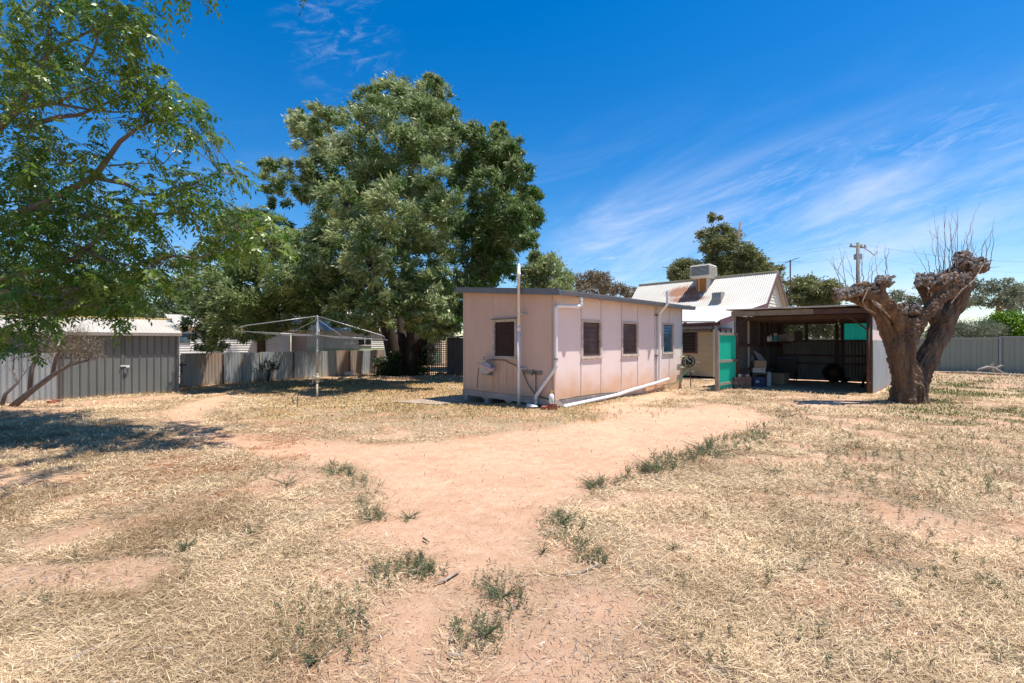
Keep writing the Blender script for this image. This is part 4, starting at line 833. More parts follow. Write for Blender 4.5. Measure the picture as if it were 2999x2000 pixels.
mb = MB(); cf.box(mb, -.36, -.302, -.3, .34, 4.35, zb_ - .003); cf.box(mb, .10, .14, .302, .34, 4.3, zb_ - .003); mb.build('stand_leg', M['cooler'], CL)
# vent cowl on the roof
vk = slope_k(1650, gA - 1.42); vc = KF.p(gA - 1.42, -vk, zA - 1.42); vf = Fr(vc, -Rd, -Ed)
VC = thing('vent_cowl', 'curved galvanised vent cowl low on the white house roof', 'vent', vc)
mb = MB(); n_ = 9; prof = [(-.42, .02)] + [(-.42 + .0 + .42 * (1 - math.cos(a_)) * 1.0 - .0, .02 + .40 * math.sin(a_) + .02) for a_ in [math.pi / 2 * i / 6 for i in range(7)]] + [(.30, .38), (.34, .10), (.34, -.28)]
b0 = 0
for u_ in (-.25, .25):
    for n1_, z_ in prof: mb.v.append(tuple(vf.p(u_, n1_, vc.z + z_)))
k_ = len(prof)
for i in range(k_): j = (i + 1) % k_; mb.f.append((i, j, k_ + j, k_ + i))
mb.f.append(tuple(range(k_))); mb.f.append(tuple(range(2 * k_ - 1, k_ - 1, -1))); mb.build('cowl', M['steel'], VC)
# antenna
ap = KF.p(gC + .25, .30, 2.6); AT = thing('tv_antenna', 'thin rusty television antenna mast fixed beside the house gable', 'antenna', ap)
za = CAMZ + (HY - 597) / F * ap.y; mb = MB(); mb.tube([Vector((ap.x, ap.y, 2.6)), Vector((ap.x, ap.y, za))], .035, 8); mb.build('mast', M['rustiron'], AT)
mb = MB(); q_ = Vector((ap.x, ap.y, za)); mb.tube([q_ + Vector((-.25, 0, -.15)), q_ + Vector((.45, .1, .12))], .02, 6)
for i in range(5): c_ = q_ + Vector((-.2 + i * .15, 0, -.12 + .055 * i)); mb.tube([c_ + Vector((-.1, -.4, -.03)), c_ + Vector((.1, .4, .03))], .010, 5)
mb.tube([q_ + Vector((-.75, 0, -.12)), q_ + Vector((.8, 0, -.1))], .008, 5); mb.build('aerial', M['rustiron'], AT)
# ------------------------------------------------------------------ green sheet fence and carport
LP = V3(7.87, 15.9, 0); RP = V3(10.84, 13.85, 0); cd = (RP - LP).normalized(); cw = (RP - LP).length; CD = 5.0
gp0 = V3(6.63, 14.70, 0); gd = (LP - gp0); glen = gd.length; gfr = Fr(gp0, gd.normalized(), Vector((gd.y, -gd.x, 0)).normalized())
GF = thing('green_screen', 'translucent green corrugated sheet screen on grey rails beside the carport', 'screen', gp0)
MB().sheet(gfr.p(.06, -.04, .05), gfr.U, glen - .12, Z, 1.86, gfr.N, CORR, .09).build('sheet', M['tealsheet'], GF)
mb = MB(); mb.tube([gp0 + Z * -.1, gp0 + Z * .9, gp0 + Z * 1.95], [.072, .068, .064], 12); mb.build('post', M['post'], GF, smooth=False)
for y_ in (852, 1145, 1388):
    _, z_ = gfr.uz(r6(1045, y_), .0); mb = MB(); gfr.box(mb, .05, glen - .02, -.02, .03, z_ - .045, z_ + .04); mb.build('rail', M['greywood'], GF)
CP = thing('carport', 'open fronted timber and iron carport full of stored things beside the pruned tree', 'carport', LP)
lw = Fr(LP, Ed, cd); rw = Fr(RP, Ed, cd); BL = LP + Ed * CD; bw = Fr(BL, cd, -Ed); fw = Fr(LP, cd, -Ed)
ZR = 2.62
for fr_, u_ in ((fw, 0), (fw, cw)):
    mb = MB(); p_ = fr_.p(u_, 0, 0); mb.tube([p_ + Z * -.1, p_ + Z * 2.5], .045, 10); mb.build('front_post', M['rustiron'], CP, smooth=True)
mb = MB(); fw.box(mb, -.10, -.02, -.04, .02, -.05, 2.5); mb.build('side_stud', M['greywood'], CP)
mb = MB(); fw.box(mb, cw + .05, cw + .10, -.06, .0, -.05, 2.5); mb.build('side_stud', M['brownwood'], CP)
mb = MB(); fw.box(mb, -.16, cw * .62, .05, .10, 2.49, 2.66, 2.655); mb.build('front_beam', M['greywood'], CP)
mb = MB(); fw.box(mb, cw * .62 + .01, cw + .22, .05, .10, 2.485, 2.65, 2.64); mb.build('front_beam', M['brownwood'], CP)
# roof sheets, slightly uneven
mb = MB(); sd_ = (Ed * (CD + .45) + Z * -.12)
for i in range(5):
    o_ = fw.p(-.28 + i * .83, .24 + random.uniform(-.03, .06), 2.70 + random.uniform(-.006, .012)); mb.sheet(o_, cd, .86, sd_.normalized(), sd_.length, Z, CORR, .09)
mb.build('roof', M['creamroof'], CP)
for i in range(4): mb = MB(); a_ = -.28 + i * (cw + .5) / 4; fw.box(mb, a_, a_ + (cw + .5) / 4 + .01, .20, .26, 2.695 + .008 * (i % 2), 2.735 + .01 * (i % 2), 2.735 + .006 * (i % 3)); mb.build('roof_edge', M['creamroof'], CP)
mb = MB(); mb.hexa([fw.p(-.1, -.02, 2.60), fw.p(cw + .15, -.02, 2.60), fw.p(cw + .15, -CD, 2.50), fw.p(-.1, -CD, 2.50), fw.p(-.1, -.02, 2.64), fw.p(cw + .15, -.02, 2.64), fw.p(cw + .15, -CD, 2.54), fw.p(-.1, -CD, 2.54)]); mb.build('roof_lining', M['brownwood'], CP)
for i in range(4):
    d_ = .9 + i * 1.1; mb = MB(); fw.box(mb, -.05, cw + .05, -d_, -d_ + .07, 2.36 - .02 * i, 2.50 - .02 * i); mb.build('rafter', M['brownwood'], CP)
# left wall
mb = MB().sheet(lw.p(.04, -.03, -.03), Ed, CD + .05, Z, 1.52, -cd, CORR, .09); mb.build('left_wall', M['carcorr'], CP)
mb = MB(); lw.box(mb, .04, CD + .05, -.07, -.05, 1.50, 2.5); mb.build('left_wall_panel', M['fibro_dark'], CP)
for u_ in (1.15, 2.3, 3.6): mb = MB(); lw.box(mb, u_, u_ + .09, -.045, .01, .0, 2.5); mb.build('stud', M['fibro_dark'] if u_ > 2 else M['hoistbase'], CP)
mb = MB(); lw.box(mb, .04, CD, .012, .05, 1.42, 1.53); mb.build('girt', M['brownwood'], CP); mb = MB(); lw.box(mb, .04, CD, .012, .05, .55, .65); mb.build('girt', M['brownwood'], CP)
ip = lw.p(2.55, .12, 0); mb = MB(); mb.tube([ip, ip + Z * 2.45], .04, 8); mb.build('inner_post', M['rustiron'], CP)
# right wall (outer face shows)
MB().sheet(rw.p(.05, .10, -.03), Ed, CD - .05, Z, 1.68, cd, CORR, .15).build('right_wall', M['galv'], CP)
mb = MB(); rw.box(mb, .05, CD, .06, .085, 1.64, 2.5); mb.build('right_wall_panel', M['pink'], CP)
mb = MB(); rw.box(mb, .05, CD, -.02, .05, .7, .8); rw.box(mb, .05, CD, -.02, .05, 1.55, 1.66); mb.build('girt', M['brownwood'], CP)
mb = MB(); rw.box(mb, .05, CD, .052, .058, -.02, 2.5); mb.build('right_lining', M['brownwood'], CP)
# back wall
MB().sheet(bw.p(.0, .0, .03), cd, cw, Z, 1.62, -Ed, CORR, .11).build('back_wall', M['carcorr'], CP)
zs0 = 1.68; zs1 = 2.42
for z_ in (.72, 1.05): mb = MB(); bw.box(mb, 0, cw, .012, .06, z_ - .04, z_ + .04); mb.build('girt', M['brownwood'], CP)
mb = MB(); bw.box(mb, 0, cw, -.04, .06, zs0 - .06, zs0); mb.build('girt', M['brownwood'], CP); mb = MB(); bw.box(mb, 0, cw, -.04, .06, zs1, zs1 + .1); mb.build('top_plate', M['brownwood'], CP)
us_ = [bw.uz((x_, 750))[0] for x_ in (1800, 1849, 1856, 1918, 1926, 1931, 1938, 1991)]
for a_, b_ in ((us_[1], us_[2]), (us_[3], us_[4]), (us_[5], us_[6])): mb = MB(); bw.box(mb, a_, b_, .0, .07, .0 if a_ != us_[1] else zs0, zs1); mb.build('stud', M['brownwood'], CP)
M['film'] = bpy.data.materials.new('dusty_clear_film'); M['film'].use_nodes = True; t = M['film'].node_tree; b = t.nodes['Principled BSDF']; b.inputs['Base Color'].default_value = (.55, .55, .50, 1); b.inputs['Roughness'].default_value = .5
tr = t.nodes.new('ShaderNodeBsdfTransparent'); tr.inputs[0].default_value = (.75, .75, .72, 1); ms = t.nodes.new('ShaderNodeMixShader'); nz = t.nodes.new('ShaderNodeTexNoise'); nz.inputs['Scale'].default_value = 4; mr_ = t.nodes.new('ShaderNodeMapRange'); t.links.new(nz.outputs['Fac'], mr_.inputs['Value']); mr_.inputs['To Min'].default_value = .05; mr_.inputs['To Max'].default_value = .3
t.links.new(mr_.outputs[0], ms.inputs[0]); t.links.new(tr.outputs[0], ms.inputs[1]); t.links.new(b.outputs[0], ms.inputs[2]); t.links.new(ms.outputs[0], t.nodes['Material Output'].inputs['Surface'])
for a_, b_ in ((us_[0], us_[1]), (us_[2], us_[3]), (us_[4], us_[5])): mb = MB(); bw.box(mb, a_, b_, -.012, -.008, zs0, zs1); mb.build('window_film', M['film'], CP)
MB().sheet(bw.p(us_[6], .02, zs0 - .02), cd, max(.2, cw - us_[6]), Z, zs1 - zs0 + .02, -Ed, CORR, .09).build('green_sheet', M['tealsheet'], CP)
mb = MB(); bw.box(mb, 0, us_[0], -.03, -.01, zs0, zs1); mb.build('back_panel', M['fibro_dark'], CP)
mb = MB(); mb.box(Vector((BL.x, BL.y, 1.25)) + cd * .03, .16, .16, 2.5, Ed); mb.build('corner_post', M['brownwood'], CP)  # box added to block the light leak at the back left corner
# braces
def seg(name, f, a_, b_, fr, n0, r, m_):
    u0_, z0_ = fr.uz(f(*a_), n0); u1_, z1_ = fr.uz(f(*b_), n0); mb = MB(); mb.tube([fr.p(u0_, n0, z0_), fr.p(u1_, n0, z1_)], r, 6); return mb.build(name, m_, CP)
seg('brace', r7, (295, 475), (460, 345), fw, 0, .025, M['rustiron']); seg('brace', r7, (2062, 540), (1775, 335), fw, 0, .028, M['rustiron']); seg('brace', r7, (925, 510), (1120, 400), bw, .1, .025, M['brownwood'])
mb = MB(); p_ = fw.p(cw * .74, -1.2, 2.36); mb.tube([p_, p_ - Z * .10], .006, 5); mb.lathe(p_ - Z * .17, [(.012, 0), (.032, .02), (.03, .045), (.014, .07)], 10); tag(mb.build('light_bulb', M['greyplastic'], None), 'bare unlit bulb hanging under the carport roof', 'bulb')
# things stored inside
def q7(a_, b_, Y): x_, y_ = r7(a_, b_); return P(x_, y_, Y)
def g7(a_, b_): x_, y_ = r7(a_, b_); return G(x_, y_, 0)
# salvaged brick stack
sb = g7(370, 1352); U1 = Vector((.97, .25, 0)).normalized(); cnt = 0
SB = []
V1 = Vector((-U1.y, U1.x, 0))
for lv in range(5):
    for cx_ in range(3):
        for rr in range(1):
            p_ = sb + U1 * ((cx_ - 1) * .235 + random.uniform(-.01, .01)) + V1 * (.1 + rr * .12) + Z * (.038 + lv * .078)
            SB.append((p_, ('left', 'middle', 'right')[cx_] + ' old brick in the ' + ('bottom', 'second lowest', 'third', 'second highest', 'top')[lv] + ' course of the carport brick pile'))
for p_, lb_ in SB:
    mb = MB(); a_ = math.atan2(U1.y, U1.x) + random.uniform(-.12, .12); U_ = Vector((math.cos(a_), math.sin(a_), 0)); mb.box(p_, .225, .11, .074, U_); o = mb.build('brick', M['oldbrick'], None, bevel=.006); tag(o, lb_, 'brick', 'salvaged bricks piled in the carport')
def mug(c, m_, label):
    t_ = thing('mug', label, 'mug', c); mb = MB(); mb.lathe(c, [(.036, 0), (.042, .01), (.042, .095), (.036, .095), (.034, .03)], 14); mb.build('cup', m_, t_, smooth=True); mb = MB(); torus(mb, Vector(c) + Vector((.055, -.005, .05)), Vector((0, 1, 0)), .026, .007, 12, 5); mb.build('handle', m_, t_)
mug(sb + U1 * -.10 + V1 * .1 + Z * .390, M['mug_g'], 'lime and white mug on top of the salvaged bricks')
mug(sb + U1 * .0 + V1 * .13 + Z * .390, M['mug_r'], 'red mug between the lime mug and the pink cup on the salvaged bricks')
mb = MB(); c_ = sb + U1 * .22 + V1 * .1 + Z * .43; mb.tube([c_ - U1 * .05, c_ + U1 * .06], .04, 12); tag(mb.build('cup', M['fadedpink'], None), 'pink cup lying on its side on the salvaged bricks', 'cup')
# chair with boxes
cb = g7(600, 1325); CH = thing('chair', 'old dark chair with a padded seat standing among boxes in the carport', 'chair', cb)
cU = Vector((.95, -.25, 0)).normalized(); cV = Vector((-cU.y, cU.x, 0))
mb = MB(); mb.box(cb + Z * .46 + cV * .2, .50, .44, .06, cU); mb.build('seat', M['fibro_dark'], CH, bevel=.02)
for i, j in ((-1, 0), (1, 0), (-1, 1), (1, 1)): mb = MB(); p_ = cb + cU * (.20 * i) + cV * (.02 + .38 * j); mb.tube([p_ + Z * .0, p_ + Z * (.44 if j == 0 else .85)], .014, 6); mb.build('leg', M['rustiron'], CH)
mb = MB(); mb.box(cb + Z * .80 + cV * .41, .42, .03, .16, cU); mb.build('backrest', M['fibro_dark'], CH, bevel=.01)
def crate(name, c, sx, sy, sz, U_, m_, label, cat, lid=None, group=None):
    t_ = thing(name, label, cat, Vector(c)); mb = MB(); mb.box(Vector(c) + Z * sz / 2, sx, sy, sz, U_); mb.build('box_body', m_, t_, bevel=.008)
    if lid: V_ = Vector((-U_.y, U_.x, 0)); mb = MB(); mb.box(Vector(c) + Z * (sz + .012), sx * 1.03, sy * 1.03, .02, U_); mb.build('lid', lid, t_, bevel=.004)
    return t_
bx = crate('storage_tub', cb + cV * .2 + cU * -.05, .40, .32, .34, cU, M['bluebox'], 'blue plastic tub on the floor under the chair', 'tub')
mb = MB(); p_ = cb + cV * .035 + cU * -.10 + Z * .17; mb.box(p_, .13, .004, .10, cU); o = mb.build('tub_label', M['paper'], bx)
crate('white_box', cb + cV * .22 + cU * -.03 + Z * .49, .42, .3, .17, cU, M['paper'], 'white box resting on the chair seat', 'box')
crate('cardboard_box', cb + cV * .26 + cU * .02 + Z * .665, .40, .30, .26, cU, M['cardboard'], 'open cardboard box stacked on the white box on the chair', 'box')
mb = MB(); cc_ = g7(870, 1292); crate('cardboard_box', cc_, .42, .45, .42, Vector((.8, .6, 0)), M['cardboard'], 'big brown cardboard box on the carport floor right of the chair', 'box')
crate('white_box', cb + cV * .3 + cU * .30, .16, .3, .5, cU, M['greyplastic'], 'tall pale box standing between the chair and the brown cardboard box', 'box')
for i in range(6):
    a_ = q7(510 + 18 * i, 835 + 10 * i, 16.9 + .03 * i); b_ = q7(590 + 16 * i, 985, 16.5 + .03 * i); mb = MB(); d_ = (b_ - a_); mb.box((a_ + b_) / 2, d_.length, .022, .02, d_.normalized(), Vector((0, 1, 0)).cross(d_.normalized()).normalized()); tag(mb.build('slat_bundle', M['paper'], None), ('first', 'second', 'third', 'fourth', 'fifth', 'sixth', 'seventh', 'eighth', 'ninth', 'tenth', 'eleventh', 'twelfth', 'thirteenth', 'last')[i] + ' slat from the left in the red and white bundle in the carport', 'slat', 'slats leaning in a bundle in the carport')
for i, (a0, b0_, a1, b1_, w_, lb) in enumerate(((470, 905, 530, 1300, .14, 'tall brown board leaning left of the chair'), (465, 990, 515, 1310, .09, 'short dark board leaning behind the salvaged bricks'), (500, 1080, 530, 1310, .07, 'narrow grey board leaning beside the chair leg'))):
    a_ = q7(a0, b0_, 17.0); b_ = q7(a1, b1_, 16.6); b_.z = max(b_.z, .02); d_ = b_ - a_; mb = MB(); mb.box((a_ + b_) / 2, d_.length, w_, .03, d_.normalized(), Vector((.3, .95, 0)).cross(d_.normalized()).normalized()); tag(mb.build('board', M['greywood'], None), lb, 'board')
# shelf and bottles
su0 = bw.uz(r7(690, 690), .3)[0]; mb = MB(); bw.box(mb, max(.05, su0), bw.uz(r7(1090, 690), .2)[0], .02, .42, zs0 - .10, zs0 - .062)
SH = mb.build('shelf', M['brownwood'], CP)
shz = zs0 - .06; ua = max(.08, su0); ub = bw.uz(r7(1080, 690), .2)[0]
def bottle(u, n_, h, r, m_, capm, label):
    c = bw.p(u, n_, shz); t_ = thing('bottle', label, 'bottle', c); mb = MB(); mb.lathe(c, [(r, 0), (r, h * .65), (r * .45, h * .8), (r * .4, h * .9)], 12); mb.build('bottle_body', m_, t_, smooth=False); mb = MB(); mb.lathe(c + Z * h * .9, [(r * .5, 0), (r * .45, h * .1)], 10); mb.build('cap', capm, t_)
def lu(a_): return bw.uz(r7(a_, 650), .25)[0]
lw2 = Fr(lw.O, Ed, cd)
mb = MB(); lw.box(mb, 3.4, CD - .02, .052, .40, shz - .04, shz - .002); mb.build('shelf', M['brownwood'], CP)
def bottle2(c, h, r, m_, capm, label):
    t_ = thing('bottle', label, 'bottle', c); mb = MB(); mb.lathe(c, [(r, 0), (r, h * .65), (r * .45, h * .8), (r * .4, h * .9)], 12); mb.build('bottle_body', m_, t_); mb = MB(); mb.lathe(Vector(c) + Z * h * .9, [(r * .5, 0), (r * .45, h * .1)], 10); mb.build('cap', capm, t_)
def onshelf(a_): u, _ = lw.uz(r7(a_, 680), .3); return lw.p(u, .3, shz)
bottle2(onshelf(705), .22, .045, M['whiteplastic'], M['teal'], 'teal capped white bottle at the left end of the carport shelf')
bottle2(onshelf(740), .27, .038, M['whiteplastic'], M['yellowplastic'], 'slim white bottle with orange cap, second on the carport shelf')
crate('carton', onshelf(805), .22, .14, .20, Ed, M['teal'], 'teal and white carton on the carport shelf', 'box')
crate('carton', onshelf(805) + Z * .212, .20, .12, .12, Vector((.6, .8, 0)), M['paper'], 'red printed carton on top of the teal carton on the shelf', 'box')
t0 = lu(905)
crate('jerry_can', bw.p(max(.12, lu(905)), .25, shz), .30, .2, .26, cd, M['greyplastic'], 'pale grey jerry can in the middle of the carport shelf', 'can', M['whiteplastic'])
crate('carton', bw.p(max(.45, lu(960)), .25, shz), .2, .2, .36, cd, M['paper'], 'tall crumpled carton beside the grey jerry can', 'box')
crate('carton', bw.p(max(.72, lu(1010)), .25, shz), .26, .2, .42, cd, M['fibro_dark'], 'dark carton at the right end of the carport shelf', 'box')
# barbecue and tyres
bq = g7(950, 1240); BQ = thing('barbecue', 'black kettle barbecue cart at the back left of the carport', 'barbecue', bq)
mb = MB(); mb.box(bq + Z * .62, .75, .45, .5, cd); mb.build('cabinet', M['black'], BQ, bevel=.02); mb = MB(); mb.box(bq + Z * .93, .85, .5, .08, cd); mb.build('lid', M['bluebox'], BQ, bevel=.03)
for i in (-1, 1):
    for j in (-1, 1): mb = MB(); p_ = bq + cd * .33 * i + Ed * .18 * j; mb.tube([p_, p_ + Z * .4], .02, 6); mb.build('leg', M['black'], BQ)
for i, (a_, lb) in enumerate(((1600, 'left black tyre standing at the back right of the carport'), (1750, 'right black tyre leaning on the left one in the carport'))):
    c_ = g7(a_, 1262); t_ = thing('tyre', lb, 'tyre', c_, 'tyres standing in the carport'); ax_ = Vector((-.35, -.93, .12)).normalized(); mb = MB(); torus(mb, c_ + Z * .36, ax_, .27, .10, 28, 10); mb.build('tread', M['tyre'], t_, smooth=True); mb = MB(); mb.lathe(c_ + Z * .36 - ax_ * .03, [(.03, 0), (.2, 0), (.2, .03), (.05, .04)], 20, ax_); mb.build('rim', M['rustiron'], t_)
a_ = g7(1990, 1340); mb = MB(); mb.tube([a_, rw.p(.9, -.1, .95)], .04, 6); tag(mb.build('plank', M['rustiron'], None), 'dark plank leaning inside the right front post of the carport', 'plank')
# ------------------------------------------------------------------ colorbond fence on the right
FR = Vector((25.2, 23.5, 0)); ff = Fr(FR, -Rd, -Ed)       # u to the left
FC = thing('sheet_fence', 'green grey steel panel fence across the right side of the yard', 'fence', FR)
for i in range(-6, 5):
    u0_ = i * 2.36; hi = 1.80 if i >= 0 else 1.87; g = -.03
    MB().sheet(ff.p(u0_ + .03, .0, g), ff.U, 2.30, Z, hi - g - .03, ff.N, CBOND, .40).build('fence_panel', M['colorbond'], FC)
    mb = MB(); ff.box(mb, u0_ + .03, u0_ + 2.33, -.02, .06, hi - .03, hi + .02); mb.build('top_rail', M['fencetrim'], FC)
    mb = MB(); ff.box(mb, u0_ + .03, u0_ + 2.33, -.02, .055, g, g + .07); mb.build('bottom_rail', M['colorbond'], FC)
    mb = MB(); ff.box(mb, u0_ - .03, u0_ + .03, -.03, .075, g - .05, max(hi, 1.87 if i == 0 else hi) + .02); mb.build('post', M['fencetrim'], FC)
# driftwood log by the fence
lc = G(2280, 860, 0); LG = MB(); pp = lambda dx, dz, dy=0: Vector((lc.x + dx, lc.y + dy, dz))
LG.tube([pp(-.80, .16), pp(-.68, .26), pp(-.5, .30), pp(-.3, .36), pp(-.05, .33), pp(.12, .24), pp(.3, .13), pp(.62, .02)], [.03, .055, .06, .075, .09, .10, .085, .05], 9); LG.tube([pp(-.12, .36), pp(-.05, .47), pp(.02, .52), pp(-.04, .62)], [.06, .05, .035, .012], 7); LG.tube([pp(.05, .28), pp(.25, .36), pp(.40, .44), pp(.52, .42)], [.06, .055, .045, .02], 7); LG.tube([pp(-.1, .3), pp(.0, .1), pp(.05, -.02)], [.09, .09, .11], 8)
tag(LG.build('log', M['greywood'], None, smooth=True), 'bleached forked log lying against the steel fence', 'log')
mb = MB(); a_ = G(2155, 857, 0); b_ = G(2400, 866, 0); mb.tube([a_ + Z * .05, a_.lerp(b_, .4) + Z * .08, a_.lerp(b_, .7) + Z * .05, b_ + Z * .05], [.02, .06, .05, .04], 7); tag(mb.build('fallen_branch', M['stick'], None, smooth=True), 'long pale fallen branch lying along the foot of the steel fence', 'branch')
# power pole
pb = Vector(((1970 - CX) / F * 42, 42, 0)); PP = thing('power_pole', 'timber power pole with a street light arm behind the pruned tree', 'pole', pb)
zt_ = CAMZ + (HY - 557) / F * 42; mb = MB(); mb.tube([pb, pb + Z * zt_], [.18, .14], 10); mb.build('shaft', M['greywood'], PP, smooth=True)
mb = MB(); mb.box(pb + Z * (zt_ - .4), 2.0, .12, .14, Vector((.95, .3, 0)).normalized()); mb.build('crossarm', M['greywood'], PP)
for dx in (-.85, .2, .5, .9): mb = MB(); mb.lathe(pb + Vector((dx * .95, dx * .3, zt_ - .33)), [(.03, 0), (.09, .05), (.06, .12), (.08, .18), (.03, .25)], 8); mb.build('insulator', M['greyplastic'], PP)
mb = MB(); mb.tube([pb + Z * (zt_ - .1), pb + Vector((1.2, 0, zt_ - .9)), pb + Vector((1.5, 0, zt_ - 1.2)), pb + Vector((1.8, 0, zt_ - .8))], .05, 6); mb.box(pb + Z * (zt_ - 1.3), .5, .4, .5); mb.build('hardware', M['greyplastic'], PP)
mb = MB(); mb.tube([pb + Z * 5.9, pb + Vector((-.7, -.2, 6.1))], .04, 6); mb.build('lamp_arm', M['greyplastic'], PP); mb = MB(); mb.tube([pb + Vector((-.6, -.2, 6.1)), pb + Vector((-.9, -.2, 6.12)), pb + Vector((-1.25, -.2, 6.05))], [.06, .13, .05], 8); mb.build('lamp_head', M['greyplastic'], PP)
for i, (dx, dz) in enumerate(((.9, -.1), (-.85, -.1), (0, -1.2))):
    a_ = pb + Vector((dx * .95, dx * .3, zt_ + dz)); mb = MB(); mb.tube(curve(a_, a_ + Vector((38, 10, .5)), -1.0, 10), .006, 4); mb.tube(curve(a_, a_ + Vector((-38, 26, .5)), -1.0, 10), .006, 4); mb.build('wire', M['greymetal'], PP)
# ------------------------------------------------------------------ pollarded tree on the right
SB0 = G(2088, 926, 0); SY = SB0.y
def q8(a_, b_, dy=0): x_, y_ = r8(a_, b_); return P(x_, y_, SY + dy)
pol = thing('pruned_tree', 'thick pollarded tree with knobbly cut limbs and thin upright shoots, right of the carport', 'tree', SB0)
mb = MB()
def limb(pts, rads):                                     # pts in zoom px + depth offset; radii in metres
    P_ = [q8(*p) for p in pts]; out = []; ro = []
    for i in range(len(P_) - 1):
        for k in range(4): f_ = k / 4; out.append(P_[i].lerp(P_[i + 1], f_)); ro.append(rads[i] * (1 - f_) + rads[i + 1] * f_)
    out.append(P_[-1]); ro.append(rads[-1]); ro = [r_ * .93 for r_ in ro]; mb.tube(out, ro, 12); return out, ro
LM = []
LM.append(limb([(640, 1500, 0), (640, 1430, 0), (645, 1300, 0), (640, 1180, 0)], [0.396, 0.361, 0.327, 0.258]))
for a_ in range(9):
    an = a_ * .7; p0 = q8(640, 1470) + Vector((math.cos(an) * .35, math.sin(an) * .35, -.05)); p1 = q8(640, 1330) + Vector((math.cos(an) * .30, math.sin(an) * .30, 0)); mb.tube([p0, p1], [.10, .07], 8)
LM.append(limb([(640, 1420, 0), (610, 1250, -.05), (610, 1100, -.12), (640, 960, -.15), (640, 870, -.12)], [0.327, 0.292, 0.267, 0.267, 0.232]))
LM.append(limb([(620, 1400, .05), (590, 1240, .1), (530, 1060, .2), (475, 900, .25), (410, 810, .3), (330, 745, .3), (230, 715, .25), (150, 700, .2)], [0.310, 0.275, 0.215, 0.189, 0.163, 0.138, 0.146, 0.112]))
LM.append(limb([(610, 930, -.15), (545, 820, -.2), (480, 745, -.25), (400, 700, -.25), (310, 675, -.2), (220, 680, -.1)], [0.206, 0.163, 0.155, 0.146, 0.129, 0.086]))
LM.append(limb([(480, 745, -.25), (440, 670, -.3), (445, 610, -.3), (480, 610, -.3)], [0.129, 0.120, 0.138, 0.077]))
LM.append(limb([(660, 950, -.15), (735, 860, -.2), (810, 780, -.25), (880, 700, -.2), (960, 655, -.15), (1040, 620, -.05)], [0.224, 0.172, 0.163, 0.172, 0.181, 0.138]))
LM.append(limb([(690, 1440, .0), (700, 1300, .05), (780, 1140, .12), (860, 970, .2), (930, 840, .2), (990, 730, .2), (1040, 620, .2), (1060, 540, .2), (1030, 450, .15), (1020, 425, .1)], [0.275, 0.284, 0.267, 0.258, 0.241, 0.215, 0.189, 0.172, 0.155, 0.129]))
LM.append(limb([(850, 900, .25), (790, 760, .35), (745, 660, .4), (720, 610, .4)], [0.172, 0.138, 0.129, 0.129]))
LM.append(limb([(1050, 560, .2), (1110, 520, .2), (1160, 500, .2), (1185, 520, .15)], [0.146, 0.138, 0.138, 0.112]))
for zx, zy, dy, r in ((620, 800, -.1, .22), (670, 800, -.1, .2), (720, 610, .1, .14), (800, 590, -.05, .19), (870, 600, -.1, .22), (940, 600, -.1, .24), (1010, 580, 0, .22), (950, 540, .1, .18), (1060, 560, .1, .16), (1000, 490, .1, .16), (1030, 420, .1, .15), (1140, 460, .2, .14), (1185, 500, .15, .13), (450, 590, -.3, .13), (490, 620, -.3, .09),
                       (330, 640, -.15, .15), (270, 650, -.1, .14), (210, 670, 0, .14), (150, 680, .1, .15), (130, 710, .15, .12), (860, 640, -.15, .2)):
    p_ = q8(zx, zy, dy); bm = bmesh.new(); bmesh.ops.create_icosphere(bm, subdivisions=2, radius=r)
    vs = [v.co * (1 + .3 * (mnoise.noise(v.co * 9 + p_))) + p_ for v in bm.verts]; mb.add(vs, [[v.index for v in f.verts] for f in bm.faces]); bm.free()
tmp = mb.build('trunk', M['stump'], pol)
md = tmp.modifiers.new('r', 'REMESH'); md.mode = 'VOXEL'; md.voxel_size = .018
me2 = bpy.data.meshes.new_from_object(tmp.evaluated_get(bpy.context.evaluated_depsgraph_get())); tmp.modifiers.clear(); tmp.data = me2
# smooth once, then bark relief that runs along each limb
bm = bmesh.new(); bm.from_mesh(me2)
for _ in range(7): bmesh.ops.smooth_vert(bm, verts=bm.verts, factor=.5, use_axis_x=True, use_axis_y=True, use_axis_z=True)
bm.normal_update()
segs = [];
for o_, r_ in LM:
    av = np.array((o_[-1] - o_[0]).normalized())
    for i in range(len(o_) - 1): segs.append((np.array(o_[i] - SB0), np.array(o_[i + 1] - SB0), av))
SA = np.array([s_[0] for s_ in segs]); SBb = np.array([s_[1] for s_ in segs]); SD = np.array([s_[2] for s_ in segs]); SM = (SA + SBb) / 2
for v in bm.verts:
    c_ = np.array(v.co); i = int(np.argmin(((SM - c_) ** 2).sum(1))); d_ = Vector(SD[i]); p_ = v.co
    q_ = p_ - d_ * p_.dot(d_) * .92; tw = mnoise.noise(p_ * 1.6) * .35
    q_ = q_ + Vector((tw, tw * .5, 0))
    n_ = abs(mnoise.noise(q_ * 11.0)) * 1.2 + abs(mnoise.noise(q_ * 24.0)) * .8; n2_ = mnoise.noise(p_ * 2.6)
    v.co = v.co + v.normal * (.058 * (n_ - .62) + .030 * n2_ + .012 * mnoise.noise(p_ * 30))
bm.to_mesh(me2); bm.free(); me2.polygons.foreach_set('use_smooth', [True] * len(me2.polygons)); me2.materials.clear(); me2.materials.append(M['stump'])
